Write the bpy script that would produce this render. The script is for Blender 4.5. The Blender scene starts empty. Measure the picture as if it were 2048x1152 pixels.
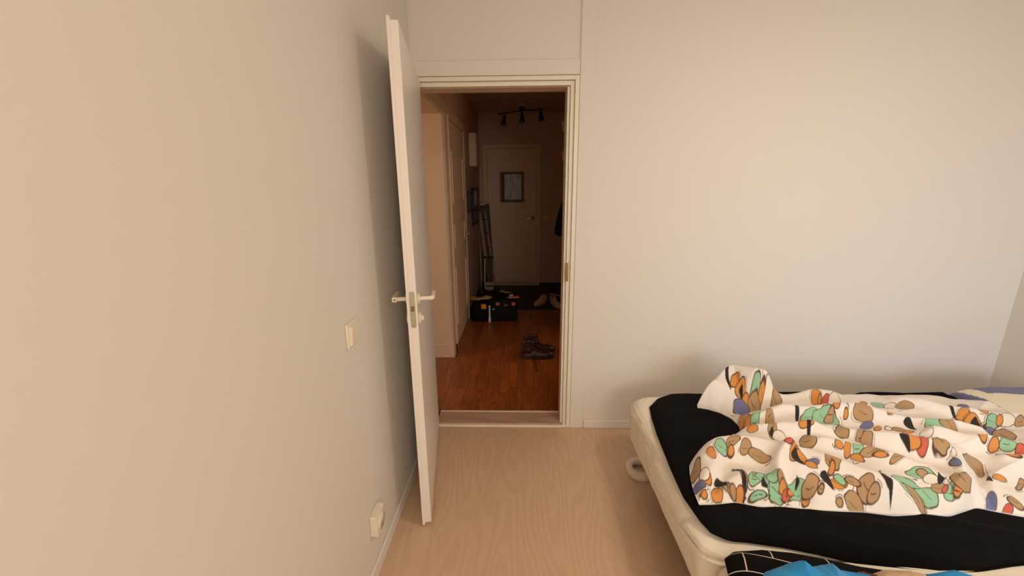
import bpy, bmesh, math, random
import numpy as np
from mathutils import Vector, Matrix

random.seed(7)
S = bpy.context.scene
COL = S.collection

# ------------------------------------------------------------------ camera
F_PX, PITCH, ROLL, YAW, EYE = 803.89, .2411, -.0076, -.0243, 1.4878
fw = Vector((math.sin(YAW)*math.cos(PITCH), math.cos(YAW)*math.cos(PITCH), -math.sin(PITCH)))
rt = fw.cross(Vector((0, 0, 1))).normalized()
up = rt.cross(fw)
rt, up = math.cos(ROLL)*rt+math.sin(ROLL)*up, -math.sin(ROLL)*rt+math.cos(ROLL)*up
cam_data = bpy.data.cameras.new('camera')
cam_data.sensor_width = 36
cam_data.lens = 36*F_PX/2048
cam_data.clip_start = .02
cam = bpy.data.objects.new('camera', cam_data)
m = Matrix((rt, up, -fw)).transposed().to_4x4()
m.translation = (0, 0, EYE)
cam.matrix_world = m
COL.objects.link(cam)
S.camera = cam

# ------------------------------------------------------------------ world, daylight, exposure
world = bpy.data.worlds.new('world'); S.world = world
world.use_nodes = True
wn = world.node_tree
wn.nodes['Background'].inputs[0].default_value = (.80, .88, 1, 1)
wn.nodes['Background'].inputs[1].default_value = .6

def area_light(name, loc, aim, sx, sy, power, color, spread=180):
    d = bpy.data.lights.new(name, 'AREA'); d.shape = 'RECTANGLE'
    d.size, d.size_y, d.energy, d.color = sx, sy, power, color
    d.spread = math.radians(spread)
    o = bpy.data.objects.new(name, d); COL.objects.link(o)
    o.location = loc
    o.rotation_euler = (Vector(aim)-Vector(loc)).to_track_quat('-Z', 'Y').to_euler()
    return o
# blue evening daylight through the window behind the photographer
area_light('window_daylight', (2.0, -2.56, 1.6), (2.3, 2.3, .45), 1.2, 1.2, 6, (.58, .78, 1), 60)
# the ceiling lamp of the bedroom, above the frame: a bare bulb in a shallow fitting
def lamp_light(name, kind, loc, power, color, size):
    d = bpy.data.lights.new(name, kind); d.energy = power; d.color = color
    if kind == 'AREA': d.shape = 'DISK'; d.size = size
    else: d.shadow_soft_size = size
    o = bpy.data.objects.new(name, d); COL.objects.link(o); o.location = loc
    return o
lamp_light('ceiling_lamp', 'AREA', (1.32, .70, 2.40), 9.2, (1, .855, .675), .34)
lamp_light('ceiling_bulb', 'POINT', (1.32, .70, 2.36), 5.4, (1, .855, .675), .12)
lamp_light('rear_fill_light', 'POINT', (.8, -2.1, 1.7), 70, (1, .87, .72), .35)  # unseen warm fill added at the rear to even out the walls
# daylight in the room beyond the first hall doorway
area_light('side_room_daylight', (-2.2, 2.2, 1.5), (-.8, 3.3, 1.2), 1.0, 1.2, 62, (1, .68, .36))
area_light('second_side_room_daylight', (1.9, 3.4, 1.5), (.3, 3.5, .2), .8, 1.0, 6, (1, .72, .44))
S.view_settings.view_transform = 'Standard'
S.view_settings.look = 'None'
S.view_settings.exposure = .16
S.view_settings.gamma = 1
S.view_settings.use_curve_mapping = False

# ------------------------------------------------------------------ helpers: materials
def lin(r, g, b):
    f = lambda c: (c/255/12.92) if c/255 <= .04045 else ((c/255+.055)/1.055)**2.4
    return (f(r), f(g), f(b), 1)
def mat(name, rgb, rough=.6, metal=0, var=.06, scale=6, bump=0, bump_scale=200, sheen=0, coat=0, spec=None):
    ma = bpy.data.materials.new(name); ma.use_nodes = True
    n, l = ma.node_tree.nodes, ma.node_tree.links
    b = n['Principled BSDF']
    c = lin(*rgb)
    b.inputs['Roughness'].default_value = rough
    b.inputs['Metallic'].default_value = metal
    if spec is not None: b.inputs['Specular IOR Level'].default_value = spec
    if sheen: b.inputs['Sheen Weight'].default_value = sheen
    if coat: b.inputs['Coat Weight'].default_value = coat
    tc = n.new('ShaderNodeTexCoord'); nz = n.new('ShaderNodeTexNoise')
    nz.inputs['Scale'].default_value = scale; nz.inputs['Detail'].default_value = 4
    l.new(tc.outputs['Object'], nz.inputs['Vector'])
    mx = n.new('ShaderNodeMix'); mx.data_type = 'RGBA'
    mx.inputs[6].default_value = tuple(v*(1-var) for v in c[:3])+(1,)
    mx.inputs[7].default_value = tuple(min(1, v*(1+var)) for v in c[:3])+(1,)
    l.new(nz.outputs['Fac'], mx.inputs[0]); l.new(mx.outputs[2], b.inputs['Base Color'])
    if bump:
        n2 = n.new('ShaderNodeTexNoise'); n2.inputs['Scale'].default_value = bump_scale; n2.inputs['Detail'].default_value = 3
        l.new(tc.outputs['Object'], n2.inputs['Vector'])
        bp = n.new('ShaderNodeBump'); bp.inputs['Strength'].default_value = bump; bp.inputs['Distance'].default_value = .002
        l.new(n2.outputs['Fac'], bp.inputs['Height']); l.new(bp.outputs['Normal'], b.inputs['Normal'])
    return ma
def wood_mat(name, dark, light, scale_across, scale_along, rough, vary, rings=True, ring_amp=.16, axis='Y', coat=0):
    """grain along the local axis, shifted and tinted per piece"""
    ma = bpy.data.materials.new(name); ma.use_nodes = True
    n, l = ma.node_tree.nodes, ma.node_tree.links
    b = n['Principled BSDF']; b.inputs['Roughness'].default_value = rough
    if coat: b.inputs['Coat Weight'].default_value = coat; b.inputs['Coat Roughness'].default_value = .25
    tc = n.new('ShaderNodeTexCoord'); oi = n.new('ShaderNodeObjectInfo')
    sh = n.new('ShaderNodeVectorMath'); sh.operation = 'SCALE'
    cb = n.new('ShaderNodeCombineXYZ')
    for i, k in enumerate((3.1, 17.0, 29.0)):
        mm = n.new('ShaderNodeMath'); mm.operation = 'MULTIPLY'; mm.inputs[1].default_value = k
        l.new(oi.outputs['Random'], mm.inputs[0]); l.new(mm.outputs[0], cb.inputs[i])
    ad = n.new('ShaderNodeVectorMath'); ad.operation = 'ADD'
    l.new(tc.outputs['Object'], ad.inputs[0]); l.new(cb.outputs[0], ad.inputs[1])
    mp = n.new('ShaderNodeMapping')
    sc = (scale_across, scale_along, 1) if axis == 'Y' else (scale_along, scale_across, 1)
    mp.inputs['Scale'].default_value = sc
    l.new(ad.outputs[0], mp.inputs['Vector'])
    fine = n.new('ShaderNodeTexNoise'); fine.inputs['Scale'].default_value = 30; fine.inputs['Detail'].default_value = 6; fine.inputs['Roughness'].default_value = .65
    l.new(mp.outputs[0], fine.inputs['Vector'])
    broad = n.new('ShaderNodeTexNoise'); broad.inputs['Scale'].default_value = .9; broad.inputs['Detail'].default_value = 1.5
    l.new(mp.outputs[0], broad.inputs['Vector'])
    fac = n.new('ShaderNodeMath'); fac.operation = 'MULTIPLY_ADD'; fac.inputs[1].default_value = .55; fac.inputs[2].default_value = .05
    l.new(fine.outputs['Fac'], fac.inputs[0])
    last = fac
    if rings:
        rr = n.new('ShaderNodeMath'); rr.operation = 'MULTIPLY'; rr.inputs[1].default_value = 95
        l.new(broad.outputs['Fac'], rr.inputs[0])
        sn = n.new('ShaderNodeMath'); sn.operation = 'SINE'; l.new(rr.outputs[0], sn.inputs[0])
        pw = n.new('ShaderNodeMath'); pw.operation = 'MULTIPLY_ADD'; pw.inputs[1].default_value = ring_amp; l.new(sn.outputs[0], pw.inputs[0])
        l.new(fac.outputs[0], pw.inputs[2]); last = pw
    mx = n.new('ShaderNodeMix'); mx.data_type = 'RGBA'
    mx.inputs[6].default_value = lin(*dark); mx.inputs[7].default_value = lin(*light)
    l.new(last.outputs[0], mx.inputs[0])
    hv = n.new('ShaderNodeHueSaturation')
    mr = n.new('ShaderNodeMapRange'); mr.inputs[3].default_value = 1-vary; mr.inputs[4].default_value = 1+vary
    l.new(oi.outputs['Random'], mr.inputs[0]); l.new(mr.outputs[0], hv.inputs['Value'])
    l.new(mx.outputs[2], hv.inputs['Color']); l.new(hv.outputs[0], b.inputs['Base Color'])
    bp = n.new('ShaderNodeBump'); bp.inputs['Strength'].default_value = .05; bp.inputs['Distance'].default_value = .001
    l.new(fine.outputs['Fac'], bp.inputs['Height']); l.new(bp.outputs['Normal'], b.inputs['Normal'])
    return ma
def print_mat(name, attr, rough=.85, bump=.12):
    ma = mat(name, (255, 255, 255), rough, bump=bump, bump_scale=600, sheen=.15)
    n, l = ma.node_tree.nodes, ma.node_tree.links
    a = n.new('ShaderNodeAttribute'); a.attribute_name = attr
    b = n['Principled BSDF']
    for k in list(b.inputs['Base Color'].links): l.remove(k)
    l.new(a.outputs['Color'], b.inputs['Base Color'])
    return ma
def grid_mat(name, base, line):
    """black cloth with a thin white running-bond line print, drawn in the cloth's own coordinates"""
    ma = bpy.data.materials.new(name); ma.use_nodes = True
    n, l = ma.node_tree.nodes, ma.node_tree.links
    b = n['Principled BSDF']; b.inputs['Roughness'].default_value = .9; b.inputs['Specular IOR Level'].default_value = .12
    uv = n.new('ShaderNodeUVMap'); uv.uv_map = 'cloth'
    br = n.new('ShaderNodeTexBrick')
    br.inputs['Color1'].default_value = br.inputs['Color2'].default_value = lin(*base)
    br.inputs['Mortar'].default_value = lin(*line)
    br.inputs['Scale'].default_value = 1; br.inputs['Mortar Size'].default_value = .0016
    br.inputs['Mortar Smooth'].default_value = 0
    br.inputs['Brick Width'].default_value = .15; br.inputs['Row Height'].default_value = .072
    l.new(uv.outputs[0], br.inputs['Vector']); l.new(br.outputs['Color'], b.inputs['Base Color'])
    return ma

M = dict(
    wall=mat('wall_paint', (231, 225, 217), .75, var=.012, scale=1.2, bump=.08, bump_scale=60),
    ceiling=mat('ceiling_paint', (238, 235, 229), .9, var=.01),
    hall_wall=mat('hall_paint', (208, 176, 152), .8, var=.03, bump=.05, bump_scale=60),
    gloss=mat('white_gloss_paint', (236, 229, 212), .38, var=.01, bump=.02, bump_scale=30),
    leaf=mat('door_leaf_paint', (244, 237, 230), .35, var=.008, bump=.02, bump_scale=25),
    old_white=mat('old_white_paint', (224, 198, 172), .45, var=.03),
    plastic=mat('white_plastic', (238, 228, 212), .35, var=.01),
    handle=mat('cream_enamel', (240, 232, 208), .28, var=.01),
    zinc=mat('zinc_plated_steel', (178, 182, 160), .42, .75, var=.12, scale=60),
    latch=mat('worn_steel', (150, 118, 98), .4, .7, var=.2, scale=80),
    brass=mat('aged_brass', (150, 112, 70), .45, .6, var=.1),
    chrome=mat('chrome', (225, 220, 212), .18, .9, var=.03),
    dark_metal=mat('black_lacquered_metal', (34, 26, 22), .4, .3),
    dark_glass=mat('dull_lens', (120, 100, 92), .2),
    subfloor=mat('floor_joint', (120, 86, 62), .9),
    hall_sub=mat('hall_floor_joint', (66, 34, 14), .9),
    laminate=wood_mat('pale_oak_laminate', (202, 166, 134), (236, 204, 172), 6.0, .95, .42, .006, ring_amp=.095),
    sill=wood_mat('threshold_oak', (176, 138, 118), (212, 176, 152), 3.2, .42, .45, .01, axis='X'),
    parquet=wood_mat('red_brown_parquet', (126, 64, 22), (194, 112, 50), 7, .9, .32, .22, coat=.3),
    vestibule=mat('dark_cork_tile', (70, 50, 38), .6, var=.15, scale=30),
    dark_trim=mat('dark_brown_trim', (56, 26, 18), .5, var=.1),
    cream=mat('cream_cotton_cover', (247, 239, 223), .95, var=.03, scale=9, bump=1.0, bump_scale=34, spec=.15),
    cream2=mat('cream_piping', (250, 243, 230), .85),
    black_cloth=mat('black_jersey', (17, 13, 14), .92, var=.12, scale=14, bump=.2, bump_scale=700, spec=.12),
    leg=mat('dark_bed_leg', (60, 46, 36), .5),
    blue=mat('bright_blue_jersey', (38, 142, 204), .85, var=.12, scale=10, bump=.2, bump_scale=500, sheen=.1),
    beige=mat('beige_fleece', (206, 172, 138), .9, var=.12, scale=16, bump=.3, bump_scale=400),
    grey_cloth=mat('grey_brown_cotton', (96, 76, 62), .9, var=.12),
    tape=mat('white_tape', (232, 216, 198), .5, var=.02),
    cardboard=mat('cardboard_core', (150, 112, 76), .9),
    boot=mat('brown_black_leather', (62, 38, 28), .30, var=.25, scale=25, bump=.25, bump_scale=120),
    boot_in=mat('boot_lining', (22, 18, 14), .9),
    rubber=mat('dark_rubber_sole', (36, 28, 24), .6, var=.1),
    lace=mat('dark_lace', (40, 20, 14), .9),
    shoe_white=mat('off_white_canvas', (228, 196, 166), .7, var=.05, bump=.1),
    shoe_in=mat('shoe_lining', (70, 46, 34), .9),
    shoe_sole=mat('cream_rubber', (206, 176, 150), .6),
    shoe_dark=mat('black_canvas', (22, 18, 18), .8),
    bag=mat('black_tool_bag_nylon', (14, 11, 11), .8, var=.2, scale=40, bump=.2, spec=.15),
    box_black=mat('black_box_plastic', (12, 10, 10), .55, var=.15, spec=.2),
    orange=mat('safety_orange', (250, 152, 30), .6, var=.1),
    coral=mat('coral_red_plastic', (226, 112, 64), .5, var=.1),
    tan=mat('tan_leather_patch', (122, 88, 58), .8),
    glove=mat('work_glove_yellow', (196, 138, 66), .9, var=.2, scale=50),
    glove2=mat('work_glove_cream', (190, 160, 118), .9, var=.2, scale=60),
    stick=mat('white_stick', (236, 228, 220), .4),
    aluminium=mat('brushed_aluminium', (196, 180, 164), .4, .4, var=.1),
    ladder_wood=mat('grey_ladder_wood', (176, 148, 124), .7, var=.15, scale=20),
    panel=mat('dark_board', (92, 68, 48), .6, var=.1),
    frame_dark=mat('dark_picture_frame', (30, 18, 14), .5),
    frame_wood=mat('red_brown_frame', (96, 40, 18), .45, var=.15, scale=20),
    mirror=mat('dull_mirror', (84, 70, 58), .16, .7),
    coat=mat('navy_wool', (14, 15, 22), .95),
)
def pane_mat():
    ma = bpy.data.materials.new('frosted_pane'); ma.use_nodes = True
    n, l = ma.node_tree.nodes, ma.node_tree.links; b = n['Principled BSDF']
    b.inputs['Roughness'].default_value = .35
    tc = n.new('ShaderNodeTexCoord'); mp = n.new('ShaderNodeMapping'); mp.inputs['Scale'].default_value = (22, 5, 4)
    nz = n.new('ShaderNodeTexNoise'); nz.inputs['Scale'].default_value = 1.5; nz.inputs['Detail'].default_value = 5
    rp = n.new('ShaderNodeValToRGB'); rp.color_ramp.elements[0].position = .3; rp.color_ramp.elements[1].position = .7
    rp.color_ramp.elements[0].color = lin(150, 140, 128); rp.color_ramp.elements[1].color = lin(214, 214, 210)
    l.new(tc.outputs['Object'], mp.inputs[0]); l.new(mp.outputs[0], nz.inputs['Vector']); l.new(nz.outputs['Fac'], rp.inputs[0]); l.new(rp.outputs[0], b.inputs['Base Color'])
    return ma
M['pane'] = pane_mat()
M['lined'] = grid_mat('black_white_line_print', (16, 13, 13), (222, 206, 184))
M['glass'] = mat('window_glass', (235, 240, 240), .05); M['glass'].node_tree.nodes['Principled BSDF'].inputs['Transmission Weight'].default_value = 1

# ------------------------------------------------------------------ helpers: geometry
def add_box(bm, x0, x1, y0, y1, z0, z1, bev=0, seg=1):
    r = bmesh.ops.create_cube(bm, size=1)
    vs = r['verts']
    bmesh.ops.scale(bm, vec=(abs(x1-x0), abs(y1-y0), abs(z1-z0)), verts=vs)
    bmesh.ops.translate(bm, vec=((x0+x1)/2, (y0+y1)/2, (z0+z1)/2), verts=vs)
    if bev:
        es = list({e for v in vs for e in v.link_edges})
        bmesh.ops.bevel(bm, geom=es, offset=bev, segments=seg, affect='EDGES', profile=.5)
def box(x0, x1, y0, y1, z0, z1, bev=0, seg=1):
    bm = bmesh.new(); add_box(bm, x0, x1, y0, y1, z0, z1, bev, seg); return bm
def loft(bm, rings, cap0=True, cap1=True):
    vr = [[bm.verts.new(p) for p in r] for r in rings]
    n = len(vr[0])
    for a, b in zip(vr[:-1], vr[1:]):
        for i in range(n):
            bm.faces.new((a[i], a[(i+1) % n], b[(i+1) % n], b[i]))
    if cap0: bm.faces.new(vr[0][::-1])
    if cap1: bm.faces.new(vr[-1])
    return vr
def tube(bm, pts, r, n=10, closed=False):
    pts = [Vector(p) for p in pts]; rings = []; k = len(pts); ref = None
    for i, p in enumerate(pts):
        a = pts[i-1] if (i or closed) else p
        b = pts[(i+1) % k] if (i < k-1 or closed) else p
        t = (b-a).normalized()
        if ref is None: ref = Vector((0, 0, 1)) if abs(t.z) < .9 else Vector((1, 0, 0))
        u = t.cross(ref).normalized(); v = u.cross(t).normalized(); ref = v
        rr = r[i] if isinstance(r, (list, tuple)) else r
        rings.append([p+rr*(math.cos(q*6.28318/n)*u+math.sin(q*6.28318/n)*v) for q in range(n)])
    if closed:
        rings.append(rings[0])
        loft(bm, rings, False, False); bmesh.ops.remove_doubles(bm, verts=bm.verts, dist=1e-6)
    else: loft(bm, rings)
def cyl(bm, a, b, r0, r1=None, n=24):
    tube(bm, [a, b], [r0, r0 if r1 is None else r1], n)
def smooth(pts, k=6):
    """Catmull-Rom through the points"""
    P = [Vector(p) for p in pts]; out = []
    for i in range(len(P)-1):
        a, b, c, d = P[max(i-1, 0)], P[i], P[i+1], P[min(i+2, len(P)-1)]
        for j in range(k):
            t = j/k
            out.append(.5*((2*b)+(c-a)*t+(2*a-5*b+4*c-d)*t*t+(3*b-a-3*c+d)*t**3))
    out.append(P[-1]); return out
def obj(name, bm, ma, parent=None, shade=False, loc=None, rotz=None, subsurf=0):
    bmesh.ops.recalc_face_normals(bm, faces=bm.faces)
    me = bpy.data.meshes.new(name); bm.to_mesh(me); bm.free()
    me.materials.append(M[ma] if isinstance(ma, str) else ma)
    if shade: me.polygons.foreach_set('use_smooth', [True]*len(me.polygons))
    o = bpy.data.objects.new(name, me); COL.objects.link(o)
    if loc: o.location = loc
    if rotz is not None: o.rotation_euler.z = rotz
    if parent: o.parent = parent
    if subsurf:
        sm = o.modifiers.new('soft', 'SUBSURF'); sm.levels = sm.render_levels = subsurf
    return o
def tag(o, label, cat=None, group=None, kind=None):
    o['label'] = label
    if cat: o['category'] = cat
    if group: o['group'] = group
    if kind: o['kind'] = kind
    return o
def thing(name, label, cat, loc=(0, 0, 0), rotz=0, group=None, kind=None):
    o = bpy.data.objects.new(name, None); COL.objects.link(o)
    o.empty_display_size = .05
    o.location = loc; o.rotation_euler.z = rotz
    return tag(o, label, cat, group, kind)
def struct(name, bm, ma, label, cat=None):
    return tag(obj(name, bm, ma), label, cat, None, 'structure')
def copy_tree(o, parent=None):
    c = o.copy(); COL.objects.link(c); c.parent = parent
    for ch in list(o.children): copy_tree(ch, c)
    return c
def grid_mesh(name, X, Y, Z, ma, parent=None, bottom=None, uv=None):
    """height field over a curved grid, closed by a rim that drops to the given depth"""
    nv, nu = X.shape
    co = np.stack([X, Y, Z], -1).reshape(-1, 3)
    idx = np.arange(nu*nv).reshape(nv, nu)
    q = np.stack([idx[:-1, :-1], idx[:-1, 1:], idx[1:, 1:], idx[1:, :-1]], -1).reshape(-1, 4)
    if bottom is not None:
        ring = np.concatenate([idx[0, :-1], idx[:-1, -1], idx[-1, :0:-1], idx[:0:-1, 0]])
        cen = co[ring].mean(0)
        low = co[ring].copy(); low[:, 2] = bottom if np.isscalar(bottom) else low[:, 2]-.01
        low[:, :2] += (cen[:2]-low[:, :2])*.006
        base = len(co); co = np.concatenate([co, low])
        r2 = np.arange(len(ring))+base
        q = np.concatenate([q, np.stack([ring, r2, np.roll(r2, -1), np.roll(ring, -1)], -1)])
    me = bpy.data.meshes.new(name)
    me.vertices.add(len(co)); me.vertices.foreach_set('co', co.ravel().astype(np.float32))
    me.loops.add(q.size); me.loops.foreach_set('vertex_index', q.ravel().astype(np.int32))
    me.polygons.add(len(q)); me.polygons.foreach_set('loop_start', (np.arange(len(q))*4).astype(np.int32))
    me.polygons.foreach_set('use_smooth', np.ones(len(q), bool))
    me.update(calc_edges=True)
    if uv is not None:
        U = np.stack([uv[0].ravel(), uv[1].ravel()], -1)
        if len(U) < len(co): U = np.concatenate([U, U[:1].repeat(len(co)-len(U), 0)])
        me.uv_layers.new(name='cloth').data.foreach_set('uv', U[q.ravel()].ravel().astype(np.float32))
    me.materials.append(M[ma] if isinstance(ma, str) else ma)
    o = bpy.data.objects.new(name, me); COL.objects.link(o)
    if parent: o.parent = parent
    return o
def resample(pts, n):
    P = np.array(pts, float); d = np.r_[0, np.cumsum(np.hypot(*np.diff(P, axis=0).T))]; t = np.linspace(0, d[-1], n)
    # smooth corner rounding
    x = np.interp(t, d, P[:, 0]); y = np.interp(t, d, P[:, 1])
    k = max(3, n//60)
    ker = np.hanning(2*k+1); ker /= ker.sum()
    def sm(a):
        e = np.r_[2*a[0]-a[k:0:-1], a, 2*a[-1]-a[-2:-k-2:-1]]
        return np.convolve(e, ker, 'valid')
    return np.stack([sm(x), sm(y)], -1)
def coons(front, back, left, right, nu, nv):
    Fc, Bc, Lc, Rc = resample(front, nu), resample(back, nu), resample(left, nv), resample(right, nv)
    u = np.linspace(0, 1, nu)[None, :, None]; v = np.linspace(0, 1, nv)[:, None, None]
    P = (1-v)*Fc[None]+v*Bc[None]+(1-u)*Lc[:, None]+u*Rc[:, None]
    P = P-((1-u)*(1-v)*Fc[0]+u*(1-v)*Fc[-1]+(1-u)*v*Bc[0]+u*v*Bc[-1])
    return P[..., 0], P[..., 1]

def seg_dist(px, py, pts):
    d = np.full(np.shape(px), 9.0)
    for (ax, ay), (bx, by) in zip(pts[:-1], pts[1:]):
        vx, vy = bx-ax, by-ay
        t = np.clip(((px-ax)*vx+(py-ay)*vy)/(vx*vx+vy*vy), 0, 1)
        d = np.minimum(d, np.hypot(px-ax-t*vx, py-ay-t*vy))
    return d
def wave_noise(x, y, seed, freq, n=9):
    rs = np.random.RandomState(seed); out = np.zeros(np.shape(x))
    for _ in range(n):
        a = rs.uniform(0, 6.283); f = freq*rs.uniform(.6, 1.5)
        out = out+np.sin((x*np.cos(a)+y*np.sin(a))*f+rs.uniform(0, 6.283))
    return out/np.sqrt(n)

# ------------------------------------------------------------------ the bedroom shell
XL, XR, YB, YF, HC = -.58, 2.85, 2.304, -2.6, 2.567
WT = .15
struct('floor', box(XL, XR, YF, YB+.006, -.05, -.0085), 'subfloor', 'pale oak laminate floor of the bedroom', 'floor')
floor = bpy.data.objects['floor']
def planks(parent, x0, x1, y0, y1, w, ln, gap, ma, seed, th=.0085, ztop=0):
    rnd = random.Random(seed); x = x0; meshes = {}
    while x < x1-.004:
        ww = min(w, x1-x); y = y0-rnd.uniform(0, ln*.9)
        while y < y1-.004:
            a, b = max(y, y0), min(y+ln, y1)
            if b-a > .01:
                key = (round(ww, 4), round(b-a, 4))
                if key not in meshes:
                    bm = box(-ww/2+gap, ww/2-gap, -(b-a)/2+gap, (b-a)/2-gap, -th, 0, .0003 if gap > .0001 else 0)
                    me = bpy.data.meshes.new('plank'); bm.to_mesh(me); bm.free(); me.materials.append(M[ma]); meshes[key] = me
                o = bpy.data.objects.new('plank', meshes[key]); COL.objects.link(o)
                o.location = (x+ww/2, (a+b)/2, ztop+rnd.uniform(-.0001, 0)); o.parent = parent
            y += ln
        x += w
planks(floor, XL, XR, YF, YB+.006, .19, 1.38, .00004, 'laminate', 3)
struct('ceiling', box(XL-.2, XR+.2, YF-.2, YB+WT, HC, HC+.1), 'ceiling', 'plain white ceiling of the bedroom', 'ceiling')
struct('wall_left', box(XL-WT, XL, YF-.2, YB, -.05, HC), 'wall', 'plain cream wall along the left side of the bedroom', 'wall')
struct('wall_right', box(XR, XR+WT, YF-.2, YB+WT, -.05, HC), 'wall', 'sliver of wall at the far right behind the bed head', 'wall')
bm = bmesh.new()
add_box(bm, .303, XR, YB, YB+WT, -.05, HC)
add_box(bm, XL-WT, .303, YB+.005, YB+WT, 2.062, HC)
add_box(bm, XL-WT, -.575, YB+.005, YB+WT, -.05, 2.062)
struct('wall_back', bm, 'wall', 'cream wall holding the open doorway behind the bed', 'wall')
bm = bmesh.new()
for a in ((XL-WT, .45, 0, HC), (2.7, XR, 0, HC), (.45, 2.7, 0, .82), (.45, 2.7, 2.2, HC)):
    add_box(bm, a[0], a[1], YF-.2, YF, a[2], a[3])
struct('wall_front', bm, 'wall', 'wall with the window behind the photographer', 'wall')
win = thing('window_1', 'white casement window behind the photographer', 'window', (1.575, YF-.1, .82), kind='structure')
bm = bmesh.new()
for x in (-1.125, -.03, 1.065): add_box(bm, x, x+.06, -.03, .03, 0, 1.38, .004)
for z in (0, 1.32): add_box(bm, -1.125, 1.125, -.031, .031, z, z+.06, .004)
obj('window_frame', bm, 'gloss', win); obj('window_pane', box(-1.10, 1.10, -.004, .004, .03, 1.35), 'glass', win)
bm = bmesh.new(); add_box(bm, -1.15, 1.15, -.1, .16, -.03, 0, .004); obj('window_sill', bm, 'gloss', win)
struct('baseboard_back', box(.392, XR, YB-.012, YB, 0, .052, .003), 'wall', 'white baseboard under the cream wall by the bed', 'baseboard')
struct('baseboard_left', box(XL, XL+.011, YF, YB-.06, 0, .06, .003), 'wall', 'low painted baseboard along the left wall', 'baseboard')

# door frame, casing and sill of the bedroom doorway
fr = thing('trim_1', 'cream stepped door frame around the bedroom doorway', 'door frame', (0, YB, 0), kind='structure')
bm = bmesh.new()
add_box(bm, .247, .303, .040, .150, .0, 2.072); add_box(bm, -.585, -.572, .040, .150, 0, 2.072); add_box(bm, -.575, .303, .040, .150, 2.016, 2.072)
obj('jamb', bm, 'old_white', fr)
for x0, x1, z1, yf in ((.247, .2612, 2.016, .028), (.2620, .2832, 2.0400, .013), (.2840, .306, 2.0625, -.003)):
    obj('moulding', box(x0, x1, yf, .041, .0, z1, .002, 2), 'gloss', fr)
for x1, z0, z1, yf in ((.2625, 2.0175, 2.0400, .013), (.2845, 2.0410, 2.0625, -.003)):
    obj('moulding', box(-.575, x1, yf, .041, z0, z1, .002, 2), 'gloss', fr)
tag(obj('strike_plate', box(.2560, .2730, .0095, .0135, .958, 1.068, .001), 'brass', fr), 'brown metal strike plate')
struct('trim_2', box(-.575, .3045, YB-.010, YB+.006, 2.064, 2.137, .002), 'wall', 'flat cream casing board above the doorway', 'trim')
struct('trim_3', box(.3075, .390, YB-.006, YB+.001, 0, HC, .002), 'wall', 'flat cream board right of the door frame up to the ceiling', 'trim')
sill = thing('trim_4', 'low oak laminate threshold with white edge strips in the doorway', 'threshold', (0, 0, 0), kind='structure')
obj('sill_board', box(-.555, .262, 2.314, 2.452, -.008, .017, .003), 'sill', sill)
tag(obj('edge_strip', box(-.555, .265, 2.301, 2.316, -.006, .010, .003, 2), 'gloss', sill), 'white sealant strip at the front of the threshold')
tag(obj('edge_strip', box(-.555, .262, 2.452, 2.470, -.006, .020, .004, 2), 'old_white', sill), 'white metal strip at the back of the threshold')

# ------------------------------------------------------------------ the open door leaf
door = thing('door_1', 'white flush bedroom door standing open against the left wall', 'door', (-.5725, 2.293, .012), math.radians(-81.2), kind='structure')
obj('door_panel', box(0, .800, .012, .040, .013, 2.028, .0015), 'leaf', door)
obj('door_lip', box(0, .800, 0, .0125, 0, 2.041, .0015), 'leaf', door)
ZH = 1.048
def stadium(bm, x0, x1, cy, hw, z0, z1, n=10):
    pts = [(cy+hw*math.cos(a), z1-hw+hw*math.sin(a)) for a in np.linspace(0, math.pi, n)]
    pts += [(cy+hw*math.cos(a), z0+hw+hw*math.sin(a)) for a in np.linspace(math.pi, 2*math.pi, n)]
    loft(bm, [[(x0, p, q) for p, q in pts], [(x1, p, q) for p, q in pts]])
bm = bmesh.new(); stadium(bm, .7985, .8012, .0225, .0105, .942, 1.092)
fp = tag(obj('lock_faceplate', bm, 'zinc', door), 'grey steel lock plate on the door edge')
for z in (.953, 1.081):
    bm = bmesh.new(); cyl(bm, (.8005, .0225, z), (.8022, .0225, z), .0042, .003, 14); add_box(bm, .8021, .8025, .0190, .0260, z-.0006, z+.0006)
    obj('screw', bm, 'zinc', fp)
bm = bmesh.new(); loft(bm, [[(.8005, .0155, 1.010), (.8005, .0300, 1.010), (.8005, .0300, 1.032), (.8005, .0155, 1.032)], [(.8065, .0180, 1.012), (.8020, .0300, 1.012), (.8020, .0300, 1.030), (.8065, .0180, 1.030)]])
tag(obj('latch_bolt', bm, 'latch', fp), 'brownish worn latch bolt')
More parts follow.
